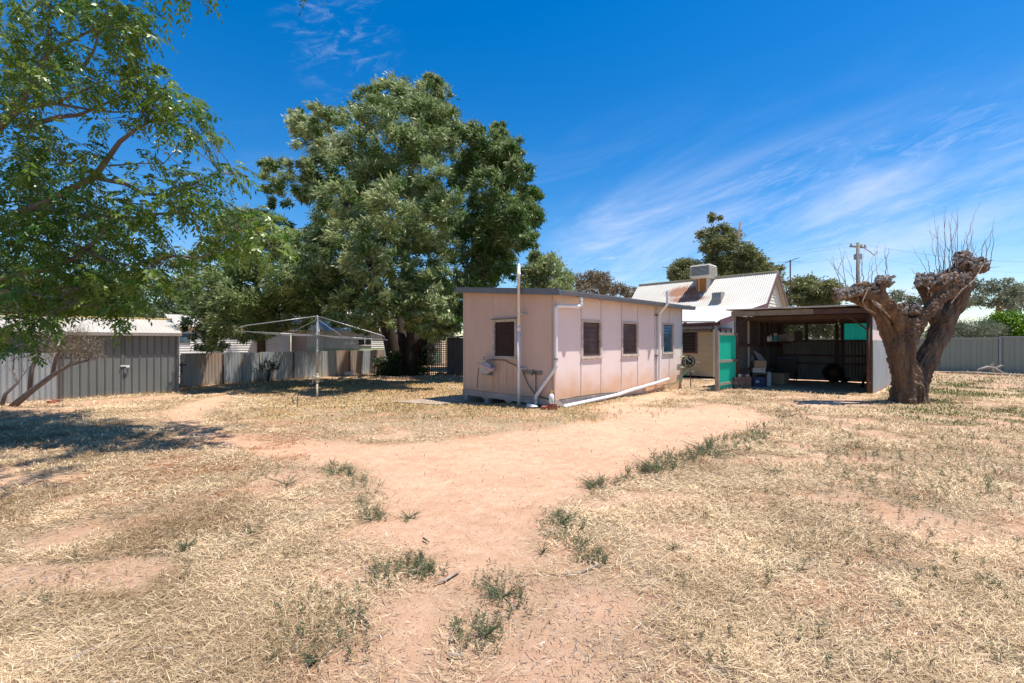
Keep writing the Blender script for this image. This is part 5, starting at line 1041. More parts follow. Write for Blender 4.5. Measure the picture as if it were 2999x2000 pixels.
# cut knobs
def stubs(n, boxes, name='cut_knob'):
    mb = MB()
    for _ in range(n):
        zx0, zx1, zyf, dy, w_ = random.choice(boxes); f_ = random.random(); zx = zx0 + (zx1 - zx0) * f_; zy = zyf(zx) + random.uniform(-w_, w_ * .8); p_ = q8(zx, zy, dy + random.uniform(-.28, .25))
        d_ = Vector((random.gauss(0, .6), random.gauss(-.3, .6), random.gauss(.45, .6))).normalized(); r_ = random.uniform(.014, .038); L_ = random.uniform(.03, .13)
        a_ = p_ - d_ * .05; mb.tube([a_, p_ + d_ * L_ * .5, p_ + d_ * L_], [r_ * 1.2, r_ * random.uniform(.8, 1.2), r_ * random.uniform(.6, 1.1)], 6)
    return mb.build(name, M['stub'], pol)
stubs(330, [(700, 1080, lambda x: 600 - abs(x - 920) * .05, -.05, 42)]); stubs(130, [(970, 1090, lambda x: 440, .12, 45), (1090, 1200, lambda x: 480, .15, 35)])
stubs(190, [(130, 400, lambda x: 690 - (x - 130) * .12, -.05, 30)]); stubs(60, [(410, 510, lambda x: 600, -.28, 25)]); stubs(60, [(590, 720, lambda x: 800, -.12, 25)])
def shoot(a_, b_, bend, r=.010, fork=1):
    p0 = q8(*a_); p1 = q8(*b_); d_ = p1 - p0; n_ = 9; pts = []
    for i in range(n_ + 1):
        t_ = i / n_; pts.append(p0 + Vector((d_.x * (t_ ** bend), d_.y * t_, d_.z * t_)) + Vector((random.gauss(0, .012), random.gauss(0, .012), 0)) * (1 if 0 < i < n_ else 0))
    mb = MB(); mb.tube(pts, [r * (1 - .8 * i / n_) for i in range(n_ + 1)], 5)
    for _ in range(fork):
        i = random.randint(2, 6); q_ = pts[i] + Vector((random.uniform(-.3, .3), random.uniform(-.2, .2), random.uniform(.25, .5))); mb.tube([pts[i], pts[i].lerp(q_, .5) + Vector((random.gauss(0, .03), 0, .03)), q_], [r * .6, r * .4, r * .15], 4)
    mb.build('shoot', M['twig'], pol)
for a_, b_, bd in (((190, 640), (40, 430), 1.6), ((190, 640), (150, 330), 1.3), ((170, 630), (95, 415), .7), ((300, 620), (95, 415), .9), ((310, 620), (300, 400), 1), ((300, 620), (330, 340), 1.2), ((330, 620), (520, 370), 1.1), ((350, 610), (430, 310), 1.4), ((430, 590), (430, 310), 1.5), ((480, 585), (470, 330), 1.0), ((480, 580), (530, 550), 1), ((250, 630), (180, 360), 1.5), ((370, 620), (385, 440), 1),
                     ((790, 560), (660, 340), 1.2), ((800, 560), (745, 370), 1.2), ((850, 560), (790, 175), 1.3), ((860, 550), (815, 90), 1.5), ((870, 545), (850, 200), 1.2), ((890, 545), (905, 60), 1.2), ((900, 540), (840, 200), 1.1), ((930, 530), (955, 95), 1), ((940, 530), (965, 260), 1), ((955, 540), (880, 90), 1.4), ((980, 520), (1000, 110), 1.2), ((990, 500), (990, 60), 1.0), ((1010, 480), (1050, 240), 1.2), ((1060, 400), (1155, 25), 1.3), ((1070, 400), (1110, 120), .9), ((1050, 400), (1120, 230), 1.2),
                     ((1150, 440), (1080, 330), 1.2), ((1190, 500), (1260, 140), .5), ((1200, 510), (1255, 210), .5), ((1190, 470), (1200, 340), 1), ((1200, 500), (1305, 490), .8), ((1000, 500), (1180, 350), 1), ((880, 540), (830, 300), 1), ((1070, 560), (1190, 480), .9), ((910, 540), (870, 270), 1), ((1160, 440), (1185, 300), 1), ((700, 560), (650, 500), 1), ((960, 520), (930, 150), 1.1)):
    shoot((a_[0], a_[1], random.uniform(-.2, .2)), (b_[0], b_[1], random.uniform(-.7, .7)), bd, random.uniform(.006, .012), random.randint(0, 2))
mb = MB(); mb.tube([q8(400, 620, -.3), q8(345, 660, -.35), q8(310, 740, -.4), q8(330, 790, -.4), q8(400, 825, -.4)], .012, 6); mb.build('hanging_stem', M['stick'], pol)
mb = MB(); mb.tube([q8(1180, 470, -.1), q8(1110, 590, -.3), q8(1020, 660, -.4), q8(945, 755, -.4)], .011, 6); mb.build('hanging_stem', M['stick'], pol)
# ------------------------------------------------------------------ big tree
TB = G(925, 862, -.14); TY = TB.y
def q3(zx, zy): return 588 + .45 * zx, 156.8 + .45 * zy
BL_ = [(680, 110, 70), (800, 130, 80), (900, 110, 60), (950, 140, 55), (560, 170, 70), (440, 200, 70), (620, 230, 90), (760, 260, 100), (880, 240, 90), (960, 270, 80), (340, 260, 70), (240, 290, 60, .5), (480, 300, 90), (270, 370, 70), (380, 400, 90, .8), (560, 400, 100), (700, 400, 110), (850, 380, 100), (960, 400, 80), (1030, 330, 50), (110, 530, 60), (80, 590, 50), (160, 620, 70), (220, 500, 55), (260, 620, 60), (120, 680, 40), (330, 520, 80), (450, 520, 100), (600, 560, 110), (750, 560, 110), (900, 540, 90), (400, 650, 90), (550, 700, 110), (700, 700, 120), (860, 680, 110), (960, 700, 90),
    (380, 780, 90), (340, 880, 80), (480, 850, 110), (620, 850, 120), (770, 850, 110), (900, 820, 110), (980, 900, 60), (260, 960, 90), (420, 980, 110), (570, 1000, 110), (720, 1010, 80), (860, 980, 100), (960, 1030, 80), (300, 1100, 90), (430, 1130, 110), (560, 1150, 100), (850, 1120, 90), (950, 1150, 80), (880, 1250, 90), (960, 1230, 70), (700, 1210, 60), (780, 1200, 60), (480, 1240, 80), (600, 1260, 80), (360, 1220, 70), (900, 1330, 60), (820, 1300, 50), (560, 1320, 45), (430, 1300, 45), (240, 1160, 60), (1010, 1100, 50), (650, 1290, 60), (720, 1270, 50), (520, 1300, 50), (780, 1270, 50), (860, 1310, 50), (900, 1290, 60), (950, 1300, 50), (690, 1150, 80), (770, 1120, 80), (400, 1180, 80), (300, 1200, 60), (620, 1200, 80), (820, 1200, 80), (180, 1180, 60), (640, 70, 35), (900, 50, 28), (950, 80, 30), (210, 240, 30), (60, 500, 35)]
def tlobes(L_, Yc, Rx, Rz, cxz, depth, back=.5, rs=1.0):
    out = []
    for l in L_:
        x_, y_ = l[0], l[1]; rr = l[2]; tn = l[3] if len(l) > 3 else 0
        rel = min(1, math.hypot((x_ - cxz[0]) / Rx, max(0, cxz[1] - y_) / Rz)); dd = max(.25, math.sqrt(1 - rel * rel)) * depth
        for sgn in ([-1] if random.random() > back else [-1, 1]):
            Y = Yc + sgn * dd * random.uniform(.45, 1.0) + random.uniform(-.4, .4); p_ = P(x_, y_, Y); out.append((p_, rr * rs / F * Y, tn))
    return out
big = [(q3(l[0], l[1])[0], q3(l[0], l[1])[1], l[2] * .45, *( [-.0 + l[3]] if len(l) > 3 else [])) for l in BL_]
lob = tlobes(big, TY, 300, 310, (850, 480), 9.0, .6, 1.02)
def T(x_, y_, Y): return P(x_, y_, Y)
trk = [([TB + Vector((-.1, 0, -.1)), T(905, 820, TY), T(893, 770, TY - .3), T(880, 690, TY - .6), T(850, 600, TY - 1), T(800, 480, TY - 1), T(750, 380, TY - .5)], .46, .11),
       ([TB + Vector((.3, 0, -.1)), T(945, 820, TY), T(948, 770, TY + .2), T(935, 680, TY), T(930, 560, TY), T(940, 420, TY + .3), T(960, 280, TY)], .45, .11),
       ([T(930, 835, TY), T(925, 780, TY + .6), T(915, 700, TY + 1.0), T(880, 560, TY + 1.5), T(870, 400, TY + 1)], .32, .1),
       ([T(947, 810, TY), T(975, 775, TY - .4), T(1010, 740, TY - 1)], .26, .10)]
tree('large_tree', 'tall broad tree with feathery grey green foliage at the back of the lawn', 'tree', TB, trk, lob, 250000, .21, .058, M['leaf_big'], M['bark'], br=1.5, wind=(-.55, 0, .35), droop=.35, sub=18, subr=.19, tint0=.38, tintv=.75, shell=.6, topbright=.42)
# dense tree behind, right side of the big one
RL = [(1100, 330, 50), (1170, 370, 60), (1250, 310, 35), (1260, 400, 60), (1330, 410, 50), (1130, 480, 80), (1250, 500, 80), (1340, 530, 60), (1060, 560, 70), (1180, 600, 80), (1310, 620, 80), (1390, 640, 50), (1150, 720, 80), (1280, 740, 90), (1390, 750, 60), (1200, 850, 90), (1340, 860, 70), (1410, 880, 40), (1080, 820, 80), (1250, 970, 70), (1120, 960, 80), (1160, 1060, 80), (1280, 1040, 50), (1060, 1120, 60), (1090, 1230, 60), (1040, 1290, 50), (1245, 280, 22)]
rb = [(q3(l[0], l[1])[0], q3(l[0], l[1])[1], l[2] * .45) for l in RL]; RY = 24.5; RB_ = V3((1090 - CX) / F * RY, RY, -.14)
tree('tree', 'dark green leafy tree crowding the right side of the large tree', 'tree', RB_, [([RB_, T(1080, 700, RY), T(1090, 600, RY), T(1130, 480, RY), T(1150, 400, RY)], .4, .1), ([T(1085, 720, RY), T(1120, 600, RY), T(1180, 480, RY)], .25, .08)],
     tlobes(rb, RY, 150, 260, (1130, 520), 5.8, .6), 95000, .22, .065, M['leaf_big'], M['bark'], br=1.2, wind=(-.4, 0, .3), droop=.35, sub=20, subr=.21, tint0=.18, tintv=.55, topbright=.35)
# mid tree left of the large tree
ml = [(470, 660, 35), (520, 640, 35), (560, 610, 35), (600, 570, 35), (640, 560, 30), (560, 500, 28), (530, 520, 28), (600, 510, 28), (640, 520, 25), (680, 560, 30), (690, 610, 35), (720, 540, 20), (650, 640, 40), (600, 660, 40), (540, 690, 40), (480, 710, 35), (450, 740, 25), (520, 740, 35), (580, 720, 40), (640, 700, 40), (690, 680, 40), (470, 780, 25), (500, 785, 22), (440, 700, 22), (600, 760, 22), (560, 760, 22), (640, 745, 25), (690, 730, 30), (440, 640, 20), (430, 680, 15), (730, 640, 40), (740, 700, 35), (720, 590, 30), (410, 600, 15), (460, 600, 25), (500, 570, 28)]
MY = 19.0; MB_ = G(590, 870, -.14); MB_ = V3((600 - CX) / F * 28.5, 28.5, -.14)
tree('tree', 'bushy pale tipped tree hanging over the back fence behind the clothesline', 'tree', MB_, [([MB_, T(600, 740, 28), T(592, 680, 26), T(585, 600, 24), T(590, 540, 23)], .26, .06), ([T(600, 740, 28), T(650, 660, 25), T(690, 600, 23)], .14, .05), ([T(600, 740, 28), T(540, 690, 24), T(490, 690, 22)], .14, .05)],
     tlobes(ml, 19.6, 220, 150, (590, 650), 4.2, .5), 95000, .16, .045, M['leaf_big'], M['bark'], br=.8, wind=(-.5, 0, .3), droop=.4, sub=22, subr=.22, tint0=.36, tintv=.6, topbright=.42)
# far background trees
def ftree(label, name, lob_px, Yc, base_px, n, L, Wd, leaf, bark, tr_=.25, group='trees beyond the yard', **k):
    b_ = V3((base_px - CX) / F * Yc, Yc, 0); xs_ = [l[0] for l in lob_px]; ys_ = [l[1] for l in lob_px]; cx_ = sum(xs_) / len(xs_); cy_ = sum(ys_) / len(ys_)
    lb = tlobes(lob_px, Yc, max(20, (max(xs_) - min(xs_)) / 1.6), max(20, (max(ys_) - min(ys_)) / 1.6), (cx_, cy_), (max(xs_) - min(xs_)) / F * Yc * .4 + .5, .5)
    tp_ = P(cx_ + (base_px - cx_) * .3, cy_, Yc); trk_ = [([b_, b_.lerp(tp_, .5) + Vector((.1, 0, 0)), tp_, P(cx_, min(ys_) + 10, Yc)], tr_, tr_ * .25)]
    return tree(name, label, 'tree', b_, trk_, lb, n, L, Wd, leaf, bark, group=group, nb=30, br=.9, **k)
def ring(x, y, w, h, n, r): return [(x + random.uniform(-w, w), y + random.uniform(-h, h), r * random.uniform(.7, 1.2)) for _ in range(n)]
ftree('hazy grey green trees filling the gap above the garage roof', 'tree', ring(330, 690, 130, 45, 34, 26), 38, 330, 26000, .34, .11, M['leaf_far'], M['bark'], tint0=.4)
ftree('dark tree behind the left end of the garage roof', 'tree', ring(90, 700, 120, 45, 26, 30), 32, 120, 16000, .34, .12, M['leaf_far'], M['bark'], tint0=.2)
ftree('bright pale green tree rising over the middle of the pink outbuilding roof', 'tree', [(1215, 630, 18), (1240, 610, 18), (1265, 610, 20), (1290, 640, 18), (1240, 650, 22), (1275, 660, 22), (1215, 660, 18), (1300, 665, 12), (1230, 590, 12), (1255, 595, 14)], 30, 1250, 15000, .24, .08, M['leaf_big'], M['bark'], tint0=.55, tintv=.5, wind=(-.4, 0, .3))
ftree('sparse brown leaved tree seen over the pink outbuilding roof', 'tree', [(1330, 645, 16), (1355, 640, 16), (1380, 645, 18), (1400, 655, 16), (1360, 665, 18), (1425, 665, 14), (1445, 668, 12), (1330, 665, 14), (1395, 672, 14)], 34, 1380, 6500, .22, .07, M['leaf_brown'], M['deadtwig'], tint0=.45)
eu = [(1640, 500, 10), (1625, 540, 16), (1655, 535, 16), (1640, 565, 20), (1680, 550, 16), (1700, 575, 20), (1665, 590, 22), (1725, 600, 20), (1690, 615, 24), (1745, 610, 18), (1760, 630, 20), (1720, 640, 22), (1640, 605, 18), (1780, 650, 16), (1660, 640, 20), (1785, 620, 10), (1790, 680, 12)]
ftree('tall gum tree with a bare top twig behind the house ridge', 'gum_tree', eu, 46, 1660, 24000, .36, .12, M['leaf_gum'], M['gumbark'], .35, tint0=.4)
ftree('small round gum left of the roof cooler', 'gum_tree', [(1555, 620, 14), (1570, 610, 15), (1590, 615, 14), (1600, 635, 12), (1550, 635, 10), (1575, 635, 14)], 44, 1570, 6000, .34, .11, M['leaf_gum'], M['gumbark'], .2, tint0=.35)
ftree('rounded gum tree between the house gable and the pruned tree', 'gum_tree', [(1830, 660, 18), (1850, 655, 18), (1880, 660, 20), (1905, 665, 18), (1860, 685, 20), (1895, 690, 20), (1825, 690, 14), (1915, 690, 12), (1840, 675, 16)], 42, 1870, 13000, .32, .11, M['leaf_gum'], M['gumbark'], .25, tint0=.55)
ftree('airy gum tree right of the pruned trunk', 'gum_tree', [(2160, 630, 12), (2190, 640, 12), (2215, 650, 14), (2240, 655, 14), (2180, 670, 14), (2210, 690, 14), (2150, 670, 12), (2100, 660, 10), (2060, 680, 12), (2050, 700, 10), (2240, 690, 12), (2170, 700, 12), (2140, 640, 10), (2100, 690, 10)], 40, 2150, 6500, .28, .08, M['leaf_grey'], M['gumbark'], .22, tint0=.4)
ftree('wide airy gum tree at the far right edge', 'gum_tree', [(2270, 660, 14), (2300, 655, 14), (2325, 670, 14), (2345, 665, 14), (2290, 690, 14), (2330, 700, 14), (2360, 690, 14), (2255, 680, 10), (2310, 720, 12)], 38, 2265, 5500, .28, .08, M['leaf_grey'], M['gumbark'], .22, tint0=.5)
ftree('grey green hedge of shrubs just behind the steel fence', 'shrub', ring(2215, 762, 75, 10, 20, 18), 29, 2215, 16000, .2, .03, M['leaf_grey'], M['bark'], .05, tint0=.25, group=None)
ftree('bright green rounded conifer shrub behind the steel fence', 'shrub', [(2310, 735, 20), (2330, 745, 22), (2290, 752, 18), (2350, 750, 22), (2370, 745, 22), (2320, 760, 22), (2350, 770, 20)], 29, 2330, 13000, .16, .09, M['leaf_bright'], M['bark'], .08, tint0=.5, group=None)
ftree('leafy trees seen through the back opening of the carport', 'tree', ring(1880, 750, 110, 18, 22, 22), 36, 1880, 14000, .3, .1, M['leaf_far'], M['gumbark'], tint0=.35)
ftree('olive tree crown hanging behind the neighbour cottage', 'tree', ring(960, 740, 70, 25, 12, 24), 36, 960, 8000, .3, .1, M['leaf_far'], M['bark'], tint0=.3)
# ------------------------------------------------------------------ shrubs at the big tree
ib = G(935, 866, -.14); iv = thing('ivy_bush', 'dark leafy bush growing round the foot of the large tree', 'bush', ib)
il = [(P(x_, y_, TY - .5 + dy_), r_ / F * TY) for x_, y_, r_, dy_ in ((885, 835, 18, 0), (880, 855, 16, 0), (895, 850, 18, -.4), (965, 825, 22, .8), (960, 850, 18, .6), (975, 800, 18, 1.0), (905, 815, 12, .2), (940, 840, 14, 1.2), (985, 830, 12, .8))]
crown('leaves', il, 9000, .12, .06, M['leaf_dark'], iv, sub=20, subr=.3, tint0=.4); mb = MB(); [mb.tube([Vector((l[0].x, l[0].y, -.2)), l[0]], [.02, .01], 5) for l in il]; mb.build('stem', M['bark'], iv)
for i in range(14):
    p_ = G(872 + i * 8, 868 + 4 * math.sin(i * .25), -.14); mb = MB(); mb.box(p_ + Z * .05, .11, .08, .16); tag(mb.build('edging_brick', M['concrete'], None), ('first', 'second', 'third', 'fourth', 'fifth', 'sixth', 'seventh', 'eighth', 'ninth', 'tenth', 'eleventh', 'twelfth', 'thirteenth', 'last')[i] + ' edging brick from the left in the row round the large tree', 'brick', 'edging bricks round the large tree')
spb = G(616, 879, -.14); sp_ = thing('sapling', 'thin dark sapling with sparse leaves against the back fence', 'sapling', spb); mb = MB()
for i in range(7): e_ = spb + Vector((random.uniform(-.5, .4), random.uniform(-.1, .1), random.uniform(.7, 1.3))); mb.tube(curve(spb, e_, .1, 4, .03), [.018, .014, .01, .007, .004], 5)
mb.build('stem', M['bark'], sp_); crown('leaves', [(spb + Vector((random.uniform(-.4, .35), 0, random.uniform(.15, .9))), .2) for _ in range(7)], 700, .07, .035, M['leaf_far'], sp_, sub=6, subr=.4)
# grey bare shrub on the left
gs = G(18, 940, -.14); GS = thing('bare_shrub', 'leafless grey shrub with crooked stems leaning right beside the left fence', 'shrub', gs)
mbS = MB()
MAIN = []
def grow(p, d, L_, r, lev):
    n_ = 4; pts = [p]; rr = [r]; q_ = p.copy(); dd = d.copy()
    for i in range(n_):
        dd = (dd + Vector([random.gauss(0, .16) for _ in range(3)]) + Vector((0, 0, .05 if lev < 3 else -.02))).normalized(); q_ = q_ + dd * L_ / n_; pts.append(q_.copy()); rr.append(r * (1 - .45 * (i + 1) / n_))
    mbS.tube(pts, rr, 7 if lev < 2 else 4)
    if lev < 5:
        for _ in range(3 if lev < 3 else 3):
            i = random.randint(2, n_); nd = (dd + Vector([random.gauss(0, .55) for _ in range(3)])).normalized(); grow(pts[i], nd, L_ * random.uniform(.55, .8), rr[i] * .62, lev + 1)
Yg = gs.y
T0 = [P(18, 942, Yg), P(75, 895, Yg), P(120, 862, Yg), P(160, 838, Yg), P(200, 828, Yg)]; mbS.tube(T0, [.085, .07, .055, .04, .03], 9)
T1 = [P(68, 898, Yg), P(72, 850, Yg + .05), P(95, 800, Yg + .1), P(118, 765, Yg + .1)]; mbS.tube(T1, [.05, .045, .035, .025], 8)
T2 = [P(0, 945, Yg - .1), P(12, 905, Yg - .1), P(40, 880, Yg), P(30, 850, Yg)]; mbS.tube(T2, [.05, .04, .03, .02], 8)
T3 = [P(120, 862, Yg), P(130, 815, Yg), P(150, 790, Yg + .1)]; mbS.tube(T3, [.045, .035, .025], 8)
for T_, dv in ((T0, (.6, 0, .6)), (T1, (.2, 0, 1)), (T2, (.1, 0, 1)), (T3, (.4, 0, .9)), (T0, (.9, -.1, .2)), (T1, (-.4, .1, .8)), (T3, (.7, .1, .5)), (T0, (.2, 0, 1))):
    for q_ in T_[-2:]: grow(q_, Vector(dv).normalized(), random.uniform(.35, .6), .018, 2)
mbS.build('stem', M['barkgrey'], GS, smooth=True)
crown('dry_foliage', [(P(x_, y_, Yg + random.uniform(-.2, .3)), .30) for x_, y_ in ((120, 790), (160, 785), (190, 790), (150, 800), (200, 800), (100, 810), (175, 775), (140, 775))], 3500, .06, .012, M['leaf_brown'], GS, sub=30, subr=.3, tint0=.5)
for i, (x_, y_, lb) in enumerate(((140, 922, 'orange brick lying at the foot of the fence beside the garage'), (150, 916, 'upper orange brick at the corner of the garage doors'), (128, 925, 'half buried red brick left of the garage corner'))):
    p_ = G(x_, y_, -.14); brick((p_.x, p_.y - .1, p_.z + .04 + (.05 if i == 1 else 0)), .8 * i, lb, 'brick' if i == 2 else 'oldbrick')
# ------------------------------------------------------------------ white cedar on the left
WB = V3(-12.5, 9.0, 0); WC = thing('cedar_tree', 'large white cedar with long arching limbs and drooping leaflets filling the left of the view', 'tree', WB)
mb = MB(); mb.tube([WB + Z * -.1, WB + Vector((.1, 0, 1.5)), WB + Vector((.5, 0, 3.0)), WB + Vector((.8, 0, 4.6)), WB + Vector((1.2, -.3, 6.5))], [.42, .34, .28, .22, .12], 12)
LIMB = [([(-140, 600, 9), (-60, 545, 8.8), (0, 506, 8.7), (30, 494, 8.6), (90, 471, 8.5), (156, 437, 8.4), (216, 408, 8.3), (246, 365, 8.2), (275, 325, 8.1), (310, 298, 8), (339, 282, 7.9)], .10, .02), ([(90, 471, 8.5), (130, 486, 8.3), (180, 493, 8.1), (255, 497, 8.0), (340, 500, 7.9)], .055, .015),
    ([(-80, 680, 8.6), (0, 638, 8.3), (72, 626, 8.1), (162, 599, 7.8), (195, 572, 7.7), (228, 545, 7.6), (252, 503, 7.5)], .055, .012), ([(330, 600, 7.6), (405, 587, 7.5), (450, 593, 7.4), (534, 569, 7.3), (600, 545, 7.2)], .03, .008), ([(216, 408, 8.3), (291, 423, 8.2), (330, 445, 8), (375, 449, 7.9), (420, 437, 7.8), (470, 425, 7.6)], .04, .01),
    ([(-90, 210, 9), (0, 234, 8.8), (60, 246, 8.7), (120, 237, 8.6), (180, 213, 8.5), (230, 190, 8.4)], .06, .014), ([(60, 290, 8.6), (135, 268, 8.4), (180, 264, 8.2), (222, 246, 8.1), (264, 228, 8), (320, 200, 7.9)], .045, .01), ([(0, 290, 8.9), (39, 252, 8.8), (80, 180, 8.7), (102, 132, 8.7), (114, 114, 8.7), (108, 90, 8.6), (114, 18, 8.6)], .07, .018), ([(114, 114, 8.7), (150, 100, 8.6), (207, 70, 8.5), (250, 40, 8.4)], .035, .01),
    ([(-60, 330, 9), (0, 285, 8.9), (39, 252, 8.8)], .10, .07), ([(340, 500, 7.9), (363, 491, 7.8), (435, 488, 7.7), (500, 510, 7.6), (549, 530, 7.5)], .03, .008), ([(420, 437, 7.8), (459, 414, 7.7), (504, 396, 7.6), (535, 400, 7.5)], .018, .006), ([(120, 237, 8.6), (200, 250, 8.5), (260, 257, 8.3), (310, 256, 8.2)], .03, .008), ([(190, 155, 8.5), (215, 115, 8.4), (225, 78, 8.3)], .03, .012), ([(150, 380, 8.5), (240, 330, 8.4)], .012, .006),
    ([(0, 665, 8.2), (60, 670, 8), (130, 690, 7.9), (180, 660, 7.8)], .04, .01), ([(195, 572, 7.7), (250, 600, 7.6), (300, 610, 7.5), (360, 605, 7.4)], .03, .01), ([(130, 690, 7.9), (200, 700, 7.6), (260, 715, 7.5)], .02, .006), ([(250, 380, 8.2), (320, 375, 8.1), (375, 376, 8)], .014, .006)]
for pts, ra, rb_ in LIMB:
    P_ = [P(*p) for p in pts]; n_ = len(P_); mb.tube(P_, [ra + (rb_ - ra) * i / (n_ - 1) for i in range(n_)], 9)
for p in ((-140, 600, 9), (-80, 680, 8.6), (-90, 210, 9), (-60, 330, 9)): mb.tube(curve(WB + Z * (2.6 if p[1] > 400 else 4.4), P(*p), .2, 5), [.2, .17, .15, .13, .11, .09], 9)
WBl = [(15, 10, 30), (40, 60, 35), (60, 15, 20), (95, 5, 25), (20, 110, 35), (150, 10, 35), (190, 25, 35), (235, 15, 40), (290, 10, 40), (310, 40, 30), (250, 60, 38), (300, 70, 33), (280, 95, 28), (330, 75, 18), (140, 85, 26), (170, 105, 28), (90, 115, 26), (70, 145, 33), (120, 145, 30), (30, 155, 30), (160, 150, 28), (190, 190, 33), (215, 185, 22), (60, 180, 33), (20, 200, 35), (100, 205, 26), (130, 215, 22), (270, 130, 22), (260, 160, 30), (300, 150, 24), (330, 180, 24), (310, 195, 28), (350, 170, 20), (380, 190, 22), (345, 210, 24), (395, 210, 22), (300, 230, 22), (360, 240, 28), (400, 240, 26), (435, 235, 26), (460, 250, 20), (380, 275, 26), (430, 285, 26), (465, 300, 24), (480, 320, 14), (410, 318, 18), (330, 270, 20), (220, 275, 18), (270, 285, 18), (490, 290, 14), (10, 260, 26), (60, 262, 22), (100, 285, 20), (40, 310, 30), (90, 315, 28), (30, 355, 36), (110, 345, 26), (190, 340, 24), (170, 370, 20), (210, 372, 24), (60, 390, 33), (120, 385, 28), (20, 420, 38), (160, 400, 26), (80, 430, 33), (200, 435, 26), (280, 432, 16), (300, 400, 16), (340, 385, 18), (330, 350, 12), (400, 395, 22), (440, 400, 25), (470, 410, 18), (525, 385, 22), (545, 408, 18), (515, 405, 14), (380, 430, 22), (420, 445, 26), (465, 445, 20), (500, 445, 18), (240, 462, 20), (300, 462, 22), (120, 455, 33), (180, 470, 28), (40, 470, 35),
    (340, 480, 24), (400, 480, 28), (450, 485, 26), (500, 480, 22), (300, 495, 30), (250, 505, 33), (200, 510, 33), (150, 500, 33), (100, 510, 33), (50, 520, 36), (10, 500, 30), (350, 512, 20), (520, 510, 22), (560, 520, 24), (600, 500, 24), (630, 520, 20), (590, 540, 26), (550, 550, 28), (510, 550, 28), (640, 562, 18), (620, 575, 18), (470, 560, 26), (430, 575, 22), (300, 540, 33), (250, 560, 33), (200, 560, 33), (150, 560, 33), (100, 570, 33), (50, 570, 33), (10, 560, 30), (340, 570, 26), (300, 600, 33), (350, 610, 28), (250, 620, 33), (200, 620, 33), (150, 620, 33), (100, 630, 33), (50, 630, 33), (10, 620, 33), (390, 600, 22), (330, 650, 26), (280, 670, 28), (230, 670, 30), (180, 670, 28), (130, 680, 30), (80, 680, 33), (30, 690, 33), (10, 740, 28), (60, 740, 30), (110, 725, 24), (230, 710, 22), (262, 722, 22), (290, 735, 14), (262, 752, 10), (330, 690, 16), (310, 728, 10), (380, 650, 16), (170, 715, 16), (50, 785, 16), (20, 790, 18)]
pc = []; pr = []
for x_, y_, r_ in WBl:
    if y_ > 680 and x_ > 140: y_ -= 24; r_ *= .85
    for k in range(3):
        Y = random.uniform(6.6, 8.3) if x_ > 250 else random.uniform(6.8, 10.2)
        pc.append(P(x_ + random.uniform(-.3, .3) * r_, y_ + random.uniform(-.3, .3) * r_, Y)); pr.append(r_ / F * Y * 1.0)
for _ in range(70):                                       # crown above the frame
    Y = random.uniform(4.3, 8.5); x = random.uniform(-8.5, -3.0 - max(0, Y - 7) * .5); z = random.uniform(1.9 + .76 * Y, 3.6 + .80 * Y)
    pc.append(Vector((x, Y, z))); pr.append(random.uniform(.25, .4))
for _ in range(90):
    c_ = WB + Vector((random.uniform(-3.5, 3.0), random.uniform(-3.5, 2.5), random.uniform(3.2, 8.5)))
    if c_.x < -1.2 * c_.y: pc.append(c_); pr.append(random.uniform(.35, .6))
nodesL = [P(*p) for pts, _, _ in LIMB for p in pts]
for c_, r_ in list(zip(pc, pr))[::2]:
    b_ = min(nodesL, key=lambda q_: (q_ - c_).length); 
    if (b_ - c_).length < 2.2: mb.tube(curve(b_, c_, .06, 4, .03), [.010, .008, .006, .005, .003], 4)
mb.build('trunk', M['barkgrey'], WC, smooth=True)
PC = np.array([tuple(p) for p in pc]); PR = np.array(pr); per = np.minimum(60, np.maximum(3, (PR / .25) ** 2 * 13)).astype(int); per = (per * np.where((HY - (PC[:, 2] - CAMZ) / PC[:, 1] * F) > 430, 1.15, .9)).astype(int); ii = np.repeat(np.arange(len(PC)), per); nL = len(ii)
org = PC[ii] + rdir(nL) * (PR[ii] * RNG.random(nL) ** .5 * .75)[:, None]
out = org - PC[ii]; D0 = nrmz(nrmz(out + 1e-3) * .7 + np.array([.25, -.1, -.05]) + RNG.normal(0, .45, (nL, 3)) * np.array([1, 1, .6]))
LL = RNG.uniform(.20, .38, nL); NP = 8; leaf_p = []; leaf_d = []; leaf_s = []; leaf_t = []; leaf_l = []
tl = RNG.normal(.42, .22, nL) + .12 * RNG.normal(size=len(PC))[ii]
for k in range(NP + 1):
    f_ = .22 + .78 * k / NP; pos = org + D0 * (LL * f_)[:, None] + np.array([0, 0, -1.0]) * (LL * .55 * f_ * f_)[:, None]
    tng = nrmz(D0 + np.array([0, 0, -1.0]) * (1.1 * f_)); sd = nrmz(np.cross(tng, np.array([0, 0, 1.0])) + RNG.normal(0, .12, (nL, 3)))
    for sg in ((-1, 1) if k < NP else (0,)):
        d = nrmz(tng * .55 + sd * sg * .9 + np.array([0, 0, -.35]) + RNG.normal(0, .15, (nL, 3)))
        leaf_p.append(pos); leaf_d.append(d); leaf_s.append(nrmz(np.cross(d, np.cross(tng, sd) + RNG.normal(0, .3, (nL, 3))))); leaf_l.append(LL * .30 * (1.05 - .35 * abs(f_ - .6)) * RNG.uniform(.8, 1.2, nL)); leaf_t.append(tl + RNG.normal(0, .1, nL))
leaf_l = np.concatenate(leaf_l); quads_obj('crown', np.concatenate(leaf_p), np.concatenate(leaf_d), np.concatenate(leaf_s), leaf_l, leaf_l * .36, np.concatenate(leaf_t), M['leaf_cedar'], WC)
